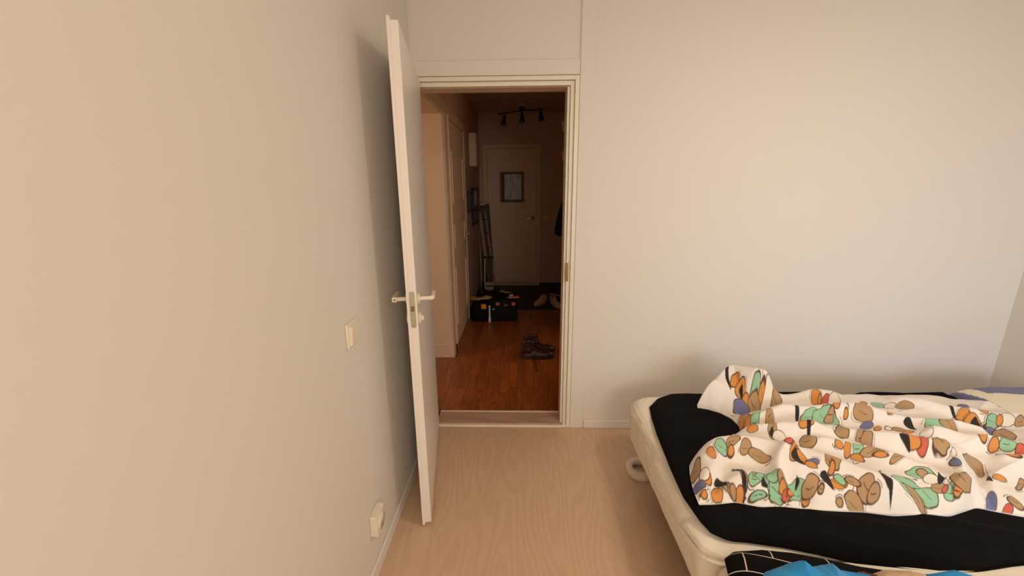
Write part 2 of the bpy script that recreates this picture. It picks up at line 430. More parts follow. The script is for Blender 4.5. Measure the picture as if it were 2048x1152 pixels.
for side in (1, -1):
    y0 = .040 if side > 0 else 0.0
    bm = bmesh.new(); tube(bm, [(.742, y0, ZH), (.742, y0+side*.006, ZH), (.742, y0+side*.008, ZH)], [.0225, .0225, .019], 28)
    rose = obj('handle_rose', bm, 'handle', door, True)
    e = y0+side*.052
    bm = bmesh.new()
    tube(bm, smooth([(.742, y0+side*.004, ZH), (.742, y0+side*.030, ZH), (.742, e-side*.004, ZH), (.734, e+side*.004, ZH), (.715, e+side*.006, ZH), (.68, e+side*.006, ZH+.001), (.635, e+side*.005, ZH-.001)], 5),
         [.0085]*10+[.0095]*10+[.0085]*8+[.0075]*3, 14)
    if side < 0:
        add_box(bm, .734, .7545, e-.011, e+.010, ZH-.011, ZH+.011, .004, 2)
    lv = obj('door_handle', bm, 'handle', door, True)
    if side < 0:
        bm = bmesh.new(); cyl(bm, (.7540, e, ZH), (.7552, e, ZH), .003, n=10)
        tag(obj('set_screw', bm, 'dark_metal', lv), 'small dark set screw in the handle end')
    bm = bmesh.new(); tube(bm, [(.742, y0, ZH-.083), (.742, y0+side*.007, ZH-.083), (.742, y0+side*.009, ZH-.083)], [.0225, .0225, .018], 28)
    es = obj('key_escutcheon', bm, 'handle', door, True)
    if side > 0:
        bm = bmesh.new(); add_box(bm, .739, .745, .048, .058, ZH-.093, ZH-.073, .002); obj('thumb_turn', bm, 'handle', es)
for z in (.25, 1.8):
    bm = bmesh.new(); cyl(bm, (-.006, -.0005, z-.05), (-.006, -.0005, z+.05), .007, n=12); obj('hinge', bm, 'zinc', door)

# ------------------------------------------------------------------ switch and socket on the left wall
sw = thing('light_switch', 'square white rocker light switch on the left wall left of the open door', 'light switch', (XL, 1.272, 1.017))
obj('switch_plate', box(0, .010, -.040, .040, -.043, .043, .004, 2), 'plastic', sw)
bm = bmesh.new()
loft(bm, [[(.009, -.031, -.034), (.009, .031, -.034), (.009, .031, .034), (.009, -.031, .034)], [(.017, -.029, -.032), (.017, .029, -.032), (.022, .029, .032), (.022, -.029, .032)]])
bmesh.ops.bevel(bm, geom=bm.edges, offset=.0012, segments=2, affect='EDGES')
obj('rocker', bm, 'plastic', sw)
so = thing('wall_socket', 'white surface mounted power socket low on the left wall near the floor', 'power socket', (XL, 1.297, .238))
obj('socket_body', box(0, .030, -.041, .041, -.045, .045, .005, 2), 'plastic', so)
bm = bmesh.new(); tube(bm, [(.029, 0, 0), (.034, 0, 0), (.033, 0, 0), (.029, 0, 0), (.0288, 0, 0)], [.034, .033, .027, .021, .001], 32)
fc = obj('socket_face', bm, 'plastic', so, True)
for y in (-.0095, .0095):
    bm = bmesh.new(); cyl(bm, (.0283, y, 0), (.0293, y, 0), .0022, n=10); obj('pin_hole', bm, 'dark_metal', fc)

# ------------------------------------------------------------------ the hall shell
HL, HR, HF, HB = -.632, .80, 6.266, YB+WT
hf = struct('floor_hall', box(HL-.3, HR, HB+.001, 4.845, -.06, -.011), 'hall_sub', 'reddish brown parquet floor of the dark hall', 'floor')
planks(hf, HL-.26, HR, HB+.016, 4.83, .066, .46, .0003, 'parquet', 11, .011)
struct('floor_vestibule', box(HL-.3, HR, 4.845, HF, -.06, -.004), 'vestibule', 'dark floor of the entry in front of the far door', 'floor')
struct('trim_5', box(HL, HR, 4.826, 4.866, -.01, .006, .002), 'parquet', 'thin wooden strip across the hall floor behind the toolbox', 'trim')
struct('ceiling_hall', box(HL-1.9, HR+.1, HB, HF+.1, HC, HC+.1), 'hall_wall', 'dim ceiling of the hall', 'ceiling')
bm = bmesh.new()
D0, D1 = 2.60, 3.41                        # first doorway in the left hall wall
add_box(bm, HL-.26, HL, HB, D0, -.05, HC); add_box(bm, HL-.26, HL, D1, HF+.1, -.05, HC); add_box(bm, HL-.26, HL, D0, D1, 2.085, HC)
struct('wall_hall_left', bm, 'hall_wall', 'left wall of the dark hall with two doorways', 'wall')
bm = bmesh.new(); add_box(bm, HR, HR+.1, HB, 3.0, -.05, HC); add_box(bm, HR, HR+.1, 3.9, HF+.1, -.05, HC); add_box(bm, HR, HR+.1, 3.0, 3.9, 2.07, HC)
add_box(bm, HR+.1, 2.3, 4.3, 4.4, -.05, HC); add_box(bm, 2.3, 2.4, HB, 4.4, -.05, HC); add_box(bm, HR, 2.3, HB, 4.4, -.06, -.001); add_box(bm, HR, 2.3, HB, 4.4, HC, HC+.1)
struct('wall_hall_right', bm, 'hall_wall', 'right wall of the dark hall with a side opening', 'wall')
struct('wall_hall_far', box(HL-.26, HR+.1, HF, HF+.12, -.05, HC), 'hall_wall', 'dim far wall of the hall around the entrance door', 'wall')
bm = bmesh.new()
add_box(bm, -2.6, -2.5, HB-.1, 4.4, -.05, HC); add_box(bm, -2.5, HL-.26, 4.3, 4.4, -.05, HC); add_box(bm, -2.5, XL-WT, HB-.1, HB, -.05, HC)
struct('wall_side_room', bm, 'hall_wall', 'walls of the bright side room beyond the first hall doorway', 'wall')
struct('floor_side_room', box(-2.5, HL-.3, HB, 4.3, -.06, -.001), 'sill', 'wooden floor of the side room beyond the hall doorway', 'floor')
# casings of the two doorways on the left
tr = thing('trim_6', 'white casing of the first doorway on the left of the hall', 'door casing', (HL, 0, 0), kind='structure')
obj('jamb_lining', box(-.262, .002, D1-.012, D1+.001, 0, 2.085, .002), 'old_white', tr)
obj('head_lining', box(-.262, .002, D0, D1, 2.073, 2.086, .002), 'old_white', tr)
obj('casing', box(0, .018, D1-.004, D1+.142, 0, 2.078, .003), 'old_white', tr)
obj('casing', box(0, .018, D0-.085, D1+.142, 2.078, 2.165, .003), 'old_white', tr)
obj('plinth_block', box(-.26, .022, D1-.018, D1+.09, 0, .13, .003), 'old_white', tr)
P0, P1 = 3.575, 4.545
d2 = thing('door_2', 'closed white panelled door on the left of the hall', 'door', (HL, 0, 0), kind='structure')
obj('door_leaf', box(-.01, .008, P0, P1, .035, 2.075, .002), 'old_white', d2)
for z0, z1 in ((1.36, 1.82), (.955, 1.175), (.21, .775)):
    bm = bmesh.new()
    ya, yb = P0+.15, P1-.13
    for b in ((ya+.021, yb-.021, z0, z0+.022), (ya+.021, yb-.021, z1-.022, z1), (ya, ya+.022, z0, z1), (yb-.022, yb, z0, z1)):
        add_box(bm, .006, .019, b[0], b[1], b[2], b[3], .004, 2)
    obj('panel_moulding', bm, 'old_white', d2)
for z in (.30, 1.80):
    bm = bmesh.new(); cyl(bm, (.014, P0-.006, z-.055), (.014, P0-.006, z+.055), .010, n=12); obj('hinge', bm, 'old_white', d2)
bm = bmesh.new(); cyl(bm, (.008, P1-.07, 1.02), (.014, P1-.07, 1.02), .026, n=20); add_box(bm, .006, .011, P1-.09, P1-.05, .90, 1.12, .003)
hp = tag(obj('handle_plate', bm, 'brass', d2), 'brass handle plate')
bm = bmesh.new(); tube(bm, smooth([(.010, P1-.07, 1.02), (.045, P1-.07, 1.02), (.058, P1-.082, 1.02), (.06, P1-.13, 1.018), (.058, P1-.18, 1.015)], 4), .009, 10); tag(obj('door_handle', bm, 'chrome', d2, True), 'pale metal lever handle')
tr = thing('trim_7', 'white casing around the closed panelled hall door', 'door casing', (HL, 0, 0), kind='structure')
obj('casing', box(0, .016, P1+.006, P1+.075, 0, 2.083, .003), 'old_white', tr)
obj('casing', box(0, .030, P0-.0215, P0-.004, 0, 2.10, .003), 'old_white', tr)
obj('casing', box(0, .016, P0-.02, P1+.075, 2.083, 2.165, .003), 'old_white', tr)
struct('baseboard_hall', box(HL, HL+.012, P1+.08, HF, 0, .06), 'dark_trim', 'dark brown baseboard along the left hall wall', 'baseboard')
struct('baseboard_far', box(HL, HR, HF-.014, HF, 0, .035), 'dark_trim', 'dark baseboard strip under the far hall wall', 'baseboard')
struct('trim_8', box(HL-.002, HL+.03, P0-.07, P0-.024, 0, .075, .003), 'dark_trim', 'small dark brown plinth block beside the panelled hall door', 'trim')
# entrance door
d3 = thing('door_3', 'flush entrance door with small framed window at the end of the hall', 'door', (0, HF, 0), kind='structure')
obj('door_leaf', box(-.507, .228, -.016, .02, .048, 2.072, .003), 'old_white', d3)
bm = bmesh.new()
for a in ((-.319, -.280, 1.296, 1.740), (.002, .041, 1.296, 1.740), (-.281, .003, 1.296, 1.333), (-.281, .003, 1.703, 1.740)): add_box(bm, a[0], a[1], -.034, -.012, a[2], a[3], .004)
tag(obj('window_frame', bm, 'frame_wood', d3), 'reddish brown frame of the door window')
tag(obj('window_pane', box(-.284, .006, -.020, -.014, 1.33, 1.706), 'pane', d3), 'pale frosted pane')
bm = bmesh.new(); add_box(bm, -.2835, -.252, -.0205, -.019, 1.33, 1.706); tag(obj('pane_edge', bm, 'panel', d3), 'dark strip along the left of the pane')
bm = bmesh.new(); cyl(bm, (.172, -.014, 1.057), (.172, -.024, 1.057), .026, n=20); tag(obj('handle_rose', bm, 'chrome', d3, True), 'chrome rose')
bm = bmesh.new(); tube(bm, smooth([(.172, -.02, 1.057), (.172, -.058, 1.057), (.158, -.066, 1.057), (.11, -.066, 1.053), (.078, -.064, 1.05)], 4), .0095, 10); tag(obj('door_handle', bm, 'chrome', d3, True), 'shiny lever handle')
tr = thing('trim_9', 'plain casing around the entrance door', 'door casing', (0, HF, 0), kind='structure')
obj('casing', box(-.572, -.512, -.02, .002, 0, 2.077, .003), 'old_white', tr)
obj('casing', box(.233, .285, -.02, .002, 0, 2.077, .003), 'old_white', tr)
obj('casing', box(-.572, .285, -.021, .002, 2.077, 2.127, .003), 'old_white', tr)
tag(obj('door_sill', box(-.512, .233, -.05, .002, 0, .04, .003), 'aluminium', tr), 'pale metal sill strip')
bl = thing('doorbell_button', 'round pale button on the far wall right of the entrance door', 'button', (.363, HF, 1.061))
bm = bmesh.new(); tube(bm, [(0, 0, 0), (0, -.012, 0), (0, -.016, 0)], [.038, .038, .030], 24); obj('button_base', bm, 'old_white', bl, True)
bm = bmesh.new(); tube(bm, [(0, -.014, 0), (0, -.024, 0), (0, -.027, 0)], [.018, .017, .010], 18); obj('push_button', bm, 'plastic', bl, True)
tag(struct('trim_10', box(.285, HR, 4.94, 4.985, HC-.012, HC+.001, .003), 'old_white', 'pale strip across the hall ceiling at the right'), 'pale strip across the hall ceiling at the right', 'trim')

# wall box and frames on the left hall wall
wb = thing('wall_cabinet', 'narrow pale box high on the left hall wall beyond the panelled door', 'wall box', (HL, 5.12, 1.765))
obj('cabinet_body', box(0, .078, 0, .42, 0, .385, .004), 'old_white', wb)
obj('cabinet_door', box(.078, .088, .004, .416, .006, .379, .003), 'old_white', wb)
p1 = thing('picture_frame', 'small black box frame on the left hall wall nearest the panelled door', 'picture', (HL, 4.80, 1.225))
bm = bmesh.new()
for a in ((.029, .271, 0, .03), (.029, .271, .215, .245), (0, .03, 0, .245), (.27, .30, 0, .245)): add_box(bm, .0, .045, a[0], a[1], a[2], a[3], .003)
obj('frame', bm, 'frame_dark', p1); obj('picture', box(.0, .02, .025, .275, .025, .22), 'panel', p1)
p2 = thing('wall_mirror', 'tall dark framed mirror on the left hall wall beside the leaning ladder', 'mirror', (HL, 5.16, 1.03))
bm = bmesh.new()
for a in ((.039, .681, 0, .04), (.039, .681, .44, .48), (0, .04, 0, .48), (.68, .72, 0, .48)): add_box(bm, .0, .022, a[0], a[1], a[2], a[3], .004)
obj('frame', bm, 'frame_dark', p2); obj('mirror_glass', box(.0, .012, .035, .685, .035, .445), 'mirror', p2)

# spotlight rail on the hall ceiling
sp = thing('spotlight_rail', 'dark three-lamp spotlight rail under the hall ceiling', 'ceiling light', (.011, 5.65, HC))
bm = bmesh.new(); tube(bm, [(0, 0, 0), (0, 0, -.012), (0, 0, -.03)], [.055, .055, .035], 24); obj('ceiling_rose', bm, 'hall_wall', sp, True)
bm = bmesh.new(); tube(bm, [(0, 0, -.028), (0, 0, -.052)], [.012, .012], 12); tube(bm, [(0, 0, -.052), (0, 0, -.085)], [.046, .040], 20); obj('rail_hub', bm, 'dark_metal', sp, True)
bm = bmesh.new(); tube(bm, [(-.315, 0, -.128), (0, 0, -.085), (.29, 0, -.064)], .007, 10); obj('rail', bm, 'dark_metal', sp, True)
for x, z, tilt, back in ((-.225, -.125, -.18, .03), (0, -.09, 0, 0), (.24, -.072, .12, -.02)):
    bm = bmesh.new()
    d = Vector((tilt, -.18, -1)).normalized(); a = Vector((x, 0, z)); 
    tube(bm, [a, a+Vector((0, 0, -.022))], .006, 8)
    q = a+Vector((0, 0, -.016))
    tube(bm, [q, q+d*.012, q+d*.06, q+d*.128], [.012, .019, .024, .040], 20)
    h = obj('spot_head', bm, 'dark_metal', sp, True)
    bm = bmesh.new(); e = q+d*.124; tube(bm, [e, e+d*.006], [.034, .034], 18); obj('lamp_lens', bm, 'dark_glass', h, True)

# coat rack, coat on the right of the hall
rk = thing('coat_rack', 'pale wall rack with two shelves at the right edge of the hall', 'coat rack', (0, 4.62, 0))
for z0, z1, xa, xb in ((2.085, 2.19, .432, .80), (1.785, 1.885, .44, .80)):
    bm = bmesh.new()
    loft(bm, [[(xa, 0, z1), (xb, 0, z1), (xb, 0, z0-.06), (xb-.1, 0, z0-.06), (xa+.015, 0, z0)], [(xa, .02, z1), (xb, .02, z1), (xb, .02, z0-.06), (xb-.1, .02, z0-.06), (xa+.015, .02, z0)]])
    obj('bracket', bm, 'old_white', rk)
    bm = box(xa+.03, xb, .02, .20, z1-.03, z1-.008, .003); obj('shelf', bm, 'old_white', rk)
bm = bmesh.new(); tube(bm, [(.476, .06, 1.15), (.474, .06, 1.76)], .0055, 8); tube(bm, [(.476, .06, 1.15), (.60, .1, 1.13), (.80, .1, 1.13)], .0055, 8); obj('post', bm, 'aluminium', rk, True)
bm = bmesh.new(); rings = []
for z, hx, hy, cx in ((1.52, .05, .10, .66), (1.46, .10, .17, .645), (1.36, .135, .19, .625), (1.24, .155, .20, .60), (1.12, .170, .21, .588), (1.03, .182, .215, .585), (.965, .186, .22, .588), (.962, .15, .18, .588)):
    rings.append([(cx+hx*math.cos(a)*(1+.06*math.sin(5*a)), .18+hy*math.sin(a)*(1+.05*math.cos(7*a)), z+.012*math.sin(3*a)*(z < 1)) for a in np.linspace(0, 6.2832, 41)[:-1]])
loft(bm, rings)
ct = thing('hanging_coat', 'dark navy coat hanging under the rack at the right of the hall', 'coat', (0, 4.62, 0))
obj('coat_body', bm, 'coat', ct, True)
bm = bmesh.new(); tube(bm, smooth([(.60, .05, 1.45), (.53, .0, 1.30), (.49, -.01, 1.14), (.475, 0, 1.0)], 4), [.045]*5+[.05]*4+[.045]*4, 12); obj('sleeve', bm, 'coat', ct, True)

# ------------------------------------------------------------------ leaning things in the hall corner
lb = thing('leaning_board', 'tall dark board leaning in the left corner beyond the toolbox', 'board', (0, 0, 0))
bm = bmesh.new(); q = [(-.618, 6.16, 1.272), (-.486, 6.16, 1.272), (-.405, 6.05, .0), (-.585, 6.05, .0)]
loft(bm, [q, [(x, y+.03, z) for x, y, z in q]]); obj('board_face', bm, 'panel', lb)
bm = bmesh.new(); add_box(bm, -.622, -.545, 6.13, 6.195, 1.258, 1.283, .003); tag(obj('end_cap', bm, 'old_white', lb), 'pale cap on the top corner of the board')
ld = thing('folded_stepladder', 'folded grey wooden stepladder leaning on the left hall wall', 'ladder', (0, 0, 0))
def rail(a, b, w, d):
    bm = bmesh.new(); a, b = Vector(a), Vector(b)
    q = [Vector((-w/2, -d/2, 0)), Vector((w/2, -d/2, 0)), Vector((w/2, d/2, 0)), Vector((-w/2, d/2, 0))]
    loft(bm, [[a+k for k in q], [b+k for k in q]]); return bm
obj('rail', rail((-.47, 5.86, 0), (-.612, 5.98, 1.17), .045, .03), 'ladder_wood', ld)
obj('rail', rail((-.395, 5.98, 0), (-.545, 6.10, 1.17), .030, .03), 'ladder_wood', ld)
for t in (.18, .36, .54, .72, .90):
    a = Vector((-.47, 5.86, 0)).lerp(Vector((-.612, 5.98, 1.17)), t); b = Vector((-.395, 5.98, 0)).lerp(Vector((-.545, 6.10, 1.17)), t)
    bm = bmesh.new(); tube(bm, [a, b], .014, 8); obj('tread', bm, 'panel', ld)
tc_ = thing('folding_hand_cart', 'folded hand cart with bright uprights standing behind the toolbox', 'hand cart', (0, 0, 0))
bm = bmesh.new(); tube(bm, [(-.536, 5.74, .06), (-.541, 5.80, .52)], .009, 10); obj('upright', bm, 'stick', tc_, True)
bm = bmesh.new(); tube(bm, [(-.405, 5.74, .06), (-.425, 5.80, .52)], .006, 10); obj('upright', bm, 'aluminium', tc_, True)
obj('cross_bar', box(-.565, -.41, 5.785, 5.815, .51, .535, .004), 'dark_metal', tc_)
obj('back_plate', box(-.51, -.43, 5.80, 5.812, .08, .50, .003), 'panel', tc_)
for z in (.055, .125): obj('foot_plate', box(-.525, -.405, 5.70, 5.76, z, z+.045, .008, 2), 'aluminium', tc_)
for x in (-.575, -.385):
    bm = bmesh.new(); tube(bm, [(x-.02, 5.76, .055), (x-.012, 5.76, .055), (x+.012, 5.76, .055), (x+.02, 5.76, .055)], [.045, .055, .055, .045], 20); obj('wheel', bm, 'rubber', tc_, True)
pl = tag(obj('leaning_pole', (lambda b: (tube(b, [(-.585, 5.70, .0), (-.612, 5.90, .62), (-.622, 5.97, .95)], .010, 10), b)[1])(bmesh.new()), 'aluminium', None, True), 'thin grey pole leaning in the hall corner left of the hand cart', 'pole')

# ------------------------------------------------------------------ tool bag, toolbox and what lies on them
tb = thing('tool_bag', 'black fabric tool bag with an orange patch left of the black toolbox', 'tool bag', (-.485, 4.56, 0))
bm = bmesh.new(); rings = []
for z, hx, hy in ((0, .098, .14), (.02, .104, .15), (.13, .100, .145), (.21, .085, .12), (.235, .06, .09)):
    rings.append([(hx*math.copysign(abs(math.cos(a))**.45, math.cos(a)), hy*math.copysign(abs(math.sin(a))**.45, math.sin(a)), z) for a in np.linspace(0, 6.2832, 33)[:-1]])
loft(bm, rings); obj('bag_body', bm, 'bag', tb, True)
tag(obj('patch', box(.024, .080, -.154, -.146, .182-.025, .182+.030, .003), 'orange', tb), 'bright orange fabric patch')
bm = bmesh.new(); tube(bm, smooth([(-.06, -.10, .21), (-.05, -.13, .24), (.03, -.13, .245), (.05, -.11, .21)], 5), .008, 8); obj('strap', bm, 'bag', tb, True)
bx = thing('toolbox', 'large black toolbox with coral latches on the hall parquet', 'toolbox', (-.21, 4.58, 0))
obj('box_body', box(-.155, .163, -.155, .14, 0, .185, .010, 2), 'box_black', bx)
obj('box_lid', box(-.160, .168, -.160, .145, .188, .252, .012, 2), 'box_black', bx)
for x in (-.062, .118): tag(obj('latch', box(x-.021, x+.021, -.170, -.156, .195, .232, .003), 'coral', bx), 'coral red lid latch')
tag(obj('name_tag', box(.006, .054, -.166, -.158, .186, .211, .002), 'tan', bx), 'dull tan tag')
tag(obj('badge', box(-.125, -.098, -.1585, -.153, .140, .156, .002), 'aluminium', bx), 'small pale badge')
bm = bmesh.new(); tube(bm, smooth([(-.08, 0, .25), (-.07, 0, .285), (.07, 0, .285), (.08, 0, .25)], 5), .010, 10); obj('carry_handle', bm, 'box_black', bx, True)
st = thing('spirit_level', 'white stick standing upright against the front of the black toolbox', 'level', (-.366, 4.405, 0))
obj('stick_body', box(-.009, .009, -.007, .007, .0, .200, .002), 'stick', st); obj('stick_foot', box(-.014, .013, -.010, .008, .0, .062, .003), 'stick', st)
def glove(name, label, loc, rotz, ma):
    g = thing(name, label, 'glove', loc, rotz, 'work gloves on the tool bag')
    bm = bmesh.new()
    loft(bm, [[(x, w*math.cos(a), .014+h*math.sin(a)) for a in np.linspace(0, 6.2832, 13)[:-1]] for x, w, h in ((-.06, .030, .012), (-.02, .034, .013), (.03, .040, .013), (.045, .036, .010))])
    obj('palm', bm, ma, g, True)
    for y, ln in ((-.030, .050), (-.010, .062), (.010, .060), (.030, .046)):
        bm = bmesh.new(); tube(bm, smooth([(.03, y, .014), (.05, y*1.1, .020), (.045+ln, y*1.3, .012)], 4), [.011]*6+[.009]*2+[.006], 8); obj('finger', bm, ma, g, True)
    bm = bmesh.new(); tube(bm, smooth([(-.01, -.03, .014), (.015, -.055, .018), (.04, -.066, .012)], 4), [.011]*6+[.009]*2+[.006], 8); obj('thumb', bm, ma, g, True)
glove('work_glove', 'yellow orange work glove on the left end of the tool bag', (-.535, 4.50, .236), 2.6, 'glove')
glove('work_glove', 'crumpled cream work glove on the tool bag beside the yellow one', (-.450, 4.53, .240), .5, 'glove2')
hm = thing('hammer', 'hammer with pale wooden handle lying on the black toolbox', 'hammer', (-.185, 4.66, .290), -.75)
bm = bmesh.new(); tube(bm, [(-.09, 0, .0), (-.02, 0, .0), (.06, 0, .0), (.10, 0, .0)], [.014, .011, .012, .015], 12); obj('hammer_handle', bm, 'glove2', hm, True)
bm = bmesh.new(); tube(bm, [(.095, -.05, .0), (.095, -.02, .0), (.095, .02, .0), (.095, .05, .002)], [.016, .013, .013, .005], 12); obj('hammer_head', bm, 'dark_metal', hm, True)
pr = thing('pliers', 'pliers with coral red grips on the right end of the toolbox', 'pliers', (-.085, 4.50, .262), .1)
for s in (-1, 1):
    bm = bmesh.new(); tube(bm, smooth([(-.03, s*.004, .004), (0, s*.016, .008), (.04, s*.018, .010), (.055, s*.016, .008)], 4), .010, 8); obj('grip', bm, 'coral', pr, True)
bm = bmesh.new(); tube(bm, [(-.085, 0, .006), (-.05, 0, .008), (-.02, 0, .006)], [.004, .013, .012], 8); obj('jaws', bm, 'aluminium', pr, True)
tm = thing('tape_measure', 'small pale tape measure on the toolbox left of the pliers', 'tape measure', (-.118, 4.56, .252))
obj('tape_case', box(-.022, .022, -.016, .016, 0, .038, .008, 3), 'stick', tm); obj('tape_tab', box(.02, .032, -.007, .007, .002, .006), 'aluminium', tm)
scd = thing('screwdriver', 'black screwdriver sticking out behind the toolbox at the right', 'screwdriver', (-.06, 4.70, .262), .45)
bm = bmesh.new(); tube(bm, [(-.06, 0, .012), (-.05, 0, .014), (0, 0, .014), (.012, 0, .014)], [.010, .014, .013, .007], 10); obj('screwdriver_grip', bm, 'box_black', scd, True)
bm = bmesh.new(); tube(bm, [(.01, 0, .014), (.10, 0, .022)], .004, 8); obj('blade', bm, 'dark_metal', scd, True)

# ------------------------------------------------------------------ shoes
def sole_pts(L, W, n=30):
    pts = []
    for a in np.linspace(0, 6.2832, n+1)[:-1]:
        t = .5-.5*math.cos(a)                       # 0 heel .. 1 toe
        w = W*(.72+.28*math.sin(max(0, (t-.25))/.75*math.pi*.75))*abs(math.sin(a))**.55
        pts.append((L*t, w*(1 if math.sin(a) >= 0 else -1)+.006*math.sin(t*3.1), 0))
    return pts
def make_boot(label, loc, rotz, H, laces):
    g = thing('leather_boot', label, 'boot', loc, rotz, 'pair of brown boots on the hall floor')
    sp_ = sole_pts(.305, .053)
    bm = bmesh.new(); rings = []
    for z, k in ((0, .97), (.006, 1.0), (.020, 1.01), (.024, .97)): rings.append([((x-.15)*k+.15, y*k, z+(.012*max(0, (x-.22)/.085)**2 if z < .015 else .006*max(0, (x-.22)/.085))) for x, y, _ in sp_])
    loft(bm, rings); obj('sole', bm, 'rubber', g, True)
    obj('heel_block', box(.006, .085, -.036, .036, 0, .0235, .005, 2), 'rubber', g)
    # foot: sections along the length
    bm = bmesh.new(); rings = []
    for x, w, h in ((.004, .018, .060), (.012, .033, .095), (.05, .040, .110), (.095, .042, .108), (.135, .043, .092), (.170, .046, .074), (.205, .049, .066), (.240, .049, .067), (.270, .044, .064), (.290, .034, .052), (.301, .016, .036)):
        sec = []
        for a in np.linspace(-.35, math.pi+.35, 18):
            c, s_ = math.cos(a), math.sin(a)
            sec.append((x, w*math.copysign(abs(c)**.75, c)+.005*math.sin(x*10), .022+(h-.022)*math.copysign(abs(s_)**.8, s_) if s_ > 0 else .020))
        rings.append(sec)
    loft(bm, rings)
    up_ = obj('upper', bm, 'boot', g, True, subsurf=1)
    # shaft with a real opening
    bm = bmesh.new(); rings = []
    prof = [(.055, .062, .041, .066), (.085, .064, .042, .068), (.105, .062, .041, .069), (.125, .060, .041, .067), (H-.010, .060, .043, .068), (H, .061, .045, .070)]
    for z, rx, ry, cx in prof:
        rings.append([(cx+rx*math.cos(a)+.006*math.sin(z*90)*(math.cos(a) > 0), ry*math.sin(a), z+(.008*math.cos(a) if z > H-.02 else 0)) for a in np.linspace(0, 6.2832, 29)[:-1]])
    z, rx, ry, cx = prof[-1]
    for zz, k in ((H+.001, .92), (H-.02, .86), (H-.07, .8)):
        rings.append([(cx+rx*k*math.cos(a), ry*k*math.sin(a), zz+(.008*math.cos(a) if zz > H-.03 else 0)) for a in np.linspace(0, 6.2832, 29)[:-1]])
    loft(bm, rings); obj('shaft', bm, 'boot', g, True)
    bm = bmesh.new(); cyl(bm, (.068, 0, H-.066), (.068, 0, H-.062), .044, n=20); tag(obj('lining', bm, 'boot_in', g), 'dark lining')
    bm = bmesh.new()
    tube(bm, [(.070+.062*math.cos(a), .046*math.sin(a), H+.001+.008*math.cos(a)) for a in np.linspace(0, 6.2832, 29)[:-1]], .0055, 8, True); obj('collar', bm, 'boot', g, True)
    bm = bmesh.new(); loft(bm, [[(x, -w, z), (x+.006, 0, z+.008), (x, w, z), (x-.004, 0, z+.002)] for x, w, z in ((.160, .018, .078), (.138, .020, .105), (.132, .022, H-.01), (.142, .024, H+.022), (.150, .018, H+.030))])
    obj('tongue', bm, 'boot', g, True, subsurf=1)
    for i, (x, z) in enumerate(((.175, .082), (.158, .096), (.146, .115), (.142, .135))):
        if z < H: 
            bm = bmesh.new(); tube(bm, smooth([(x-.008, -.028, z-.008), (x+.006, 0, z+.004), (x-.008, .028, z-.008)], 3), .0028, 6); obj('lace', bm, 'lace', g, True)
    for pts in laces:
        bm = bmesh.new(); tube(bm, smooth(pts, 5), .0026, 6); obj('lace', bm, 'lace', g, True)
    bm = bmesh.new(); tube(bm, [(x*.99+.001, y*1.0, .030+.006*max(0, (x-.22)/.085)) for x, y, _ in sp_], .0032, 6, True); obj('welt', bm, 'rubber', g, True)
    bm = bmesh.new()
    tube(bm, smooth([(.232, -.049, .030), (.238, -.030, .062), (.240, 0, .070), (.238, .030, .062), (.232, .049, .030)], 4), .0022, 6); obj('toe_seam', bm, 'boot', g, True)
    return g
make_boot('front brown leather boot with a lace trailing on the hall parquet', (-.008, 3.395, 0), .04, .148, [[(.15, -.030, .075), (.12, -.055, .035), (.115, -.062, .004), (.120, -.12, .003), (.128, -.19, .003), (.124, -.24, .003), (.130, -.29, .003)]])
make_boot('brown leather boot standing behind its pair, toe to the right', (.010, 3.510, 0), .10, .168, [[(.13, .030, .075), (.02, .02, .03), (-.02, -.02, .004), (-.045, -.03, .003), (-.052, -.015, .003)]])
def make_sneaker(name, label, loc, rotz, up_m, sole_m, in_m, group):
    g = thing(name, label, 'shoe', loc, rotz, group)
    sp_ = sole_pts(.285, .048)
    bm = bmesh.new(); loft(bm, [[((x-.14)*k+.14, y*k, z) for x, y, _ in sp_] for z, k in ((0, .97), (.006, 1), (.026, 1.0), (.029, .96))]); obj('sole', bm, sole_m, g, True)
    bm = bmesh.new(); rings = []
    for x, w, h in ((.004, .018, .075), (.014, .032, .092), (.045, .037, .085), (.085, .039, .078), (.120, .041, .084), (.150, .042, .078), (.185, .044, .066), (.220, .045, .060), (.250, .040, .056), (.270, .030, .046), (.281, .014, .034)):
        rings.append([(x, w*math.copysign(abs(math.cos(a))**.75, math.cos(a)), .026+(h-.026)*abs(math.sin(a))**.8) for a in np.linspace(0, math.pi, 16)])
    loft(bm, rings); obj('upper', bm, up_m, g, True, subsurf=1)
    bm = bmesh.new(); tube(bm, [(.062+.050*math.cos(a), .031*math.sin(a), .090-.004*math.cos(a)+.006*(math.cos(a) > .3)) for a in np.linspace(0, 6.2832, 25)[:-1]], .008, 8, True); obj('collar', bm, up_m, g, True)
    bm = bmesh.new(); loft(bm, [[(.062+r*1.6*math.cos(a), r*math.sin(a), z-.004*math.cos(a)) for a in np.linspace(0, 6.2832, 21)[:-1]] for r, z in ((.0305, .0915), (.029, .090), (.024, .0885))]); tag(obj('shoe_opening', bm, in_m, g), 'dark opening of the shoe')
    bm = bmesh.new(); loft(bm, [[(x, -w, z), (x+.003, 0, z+.006), (x, w, z)] for x, w, z in ((.175, .018, .070), (.14, .020, .086), (.112, .022, .102), (.100, .018, .112))], False, False); obj('tongue', bm, up_m, g, True)
    for x, z in ((.170, .076), (.152, .083), (.134, .091)):
        bm = bmesh.new(); tube(bm, [(x-.004, -.024, z-.008), (x+.004, 0, z+.003), (x-.004, .024, z-.008)], .0028, 6); obj('lace', bm, sole_m, g, True)
    return g
gs = 'shoes at the right end of the hall'
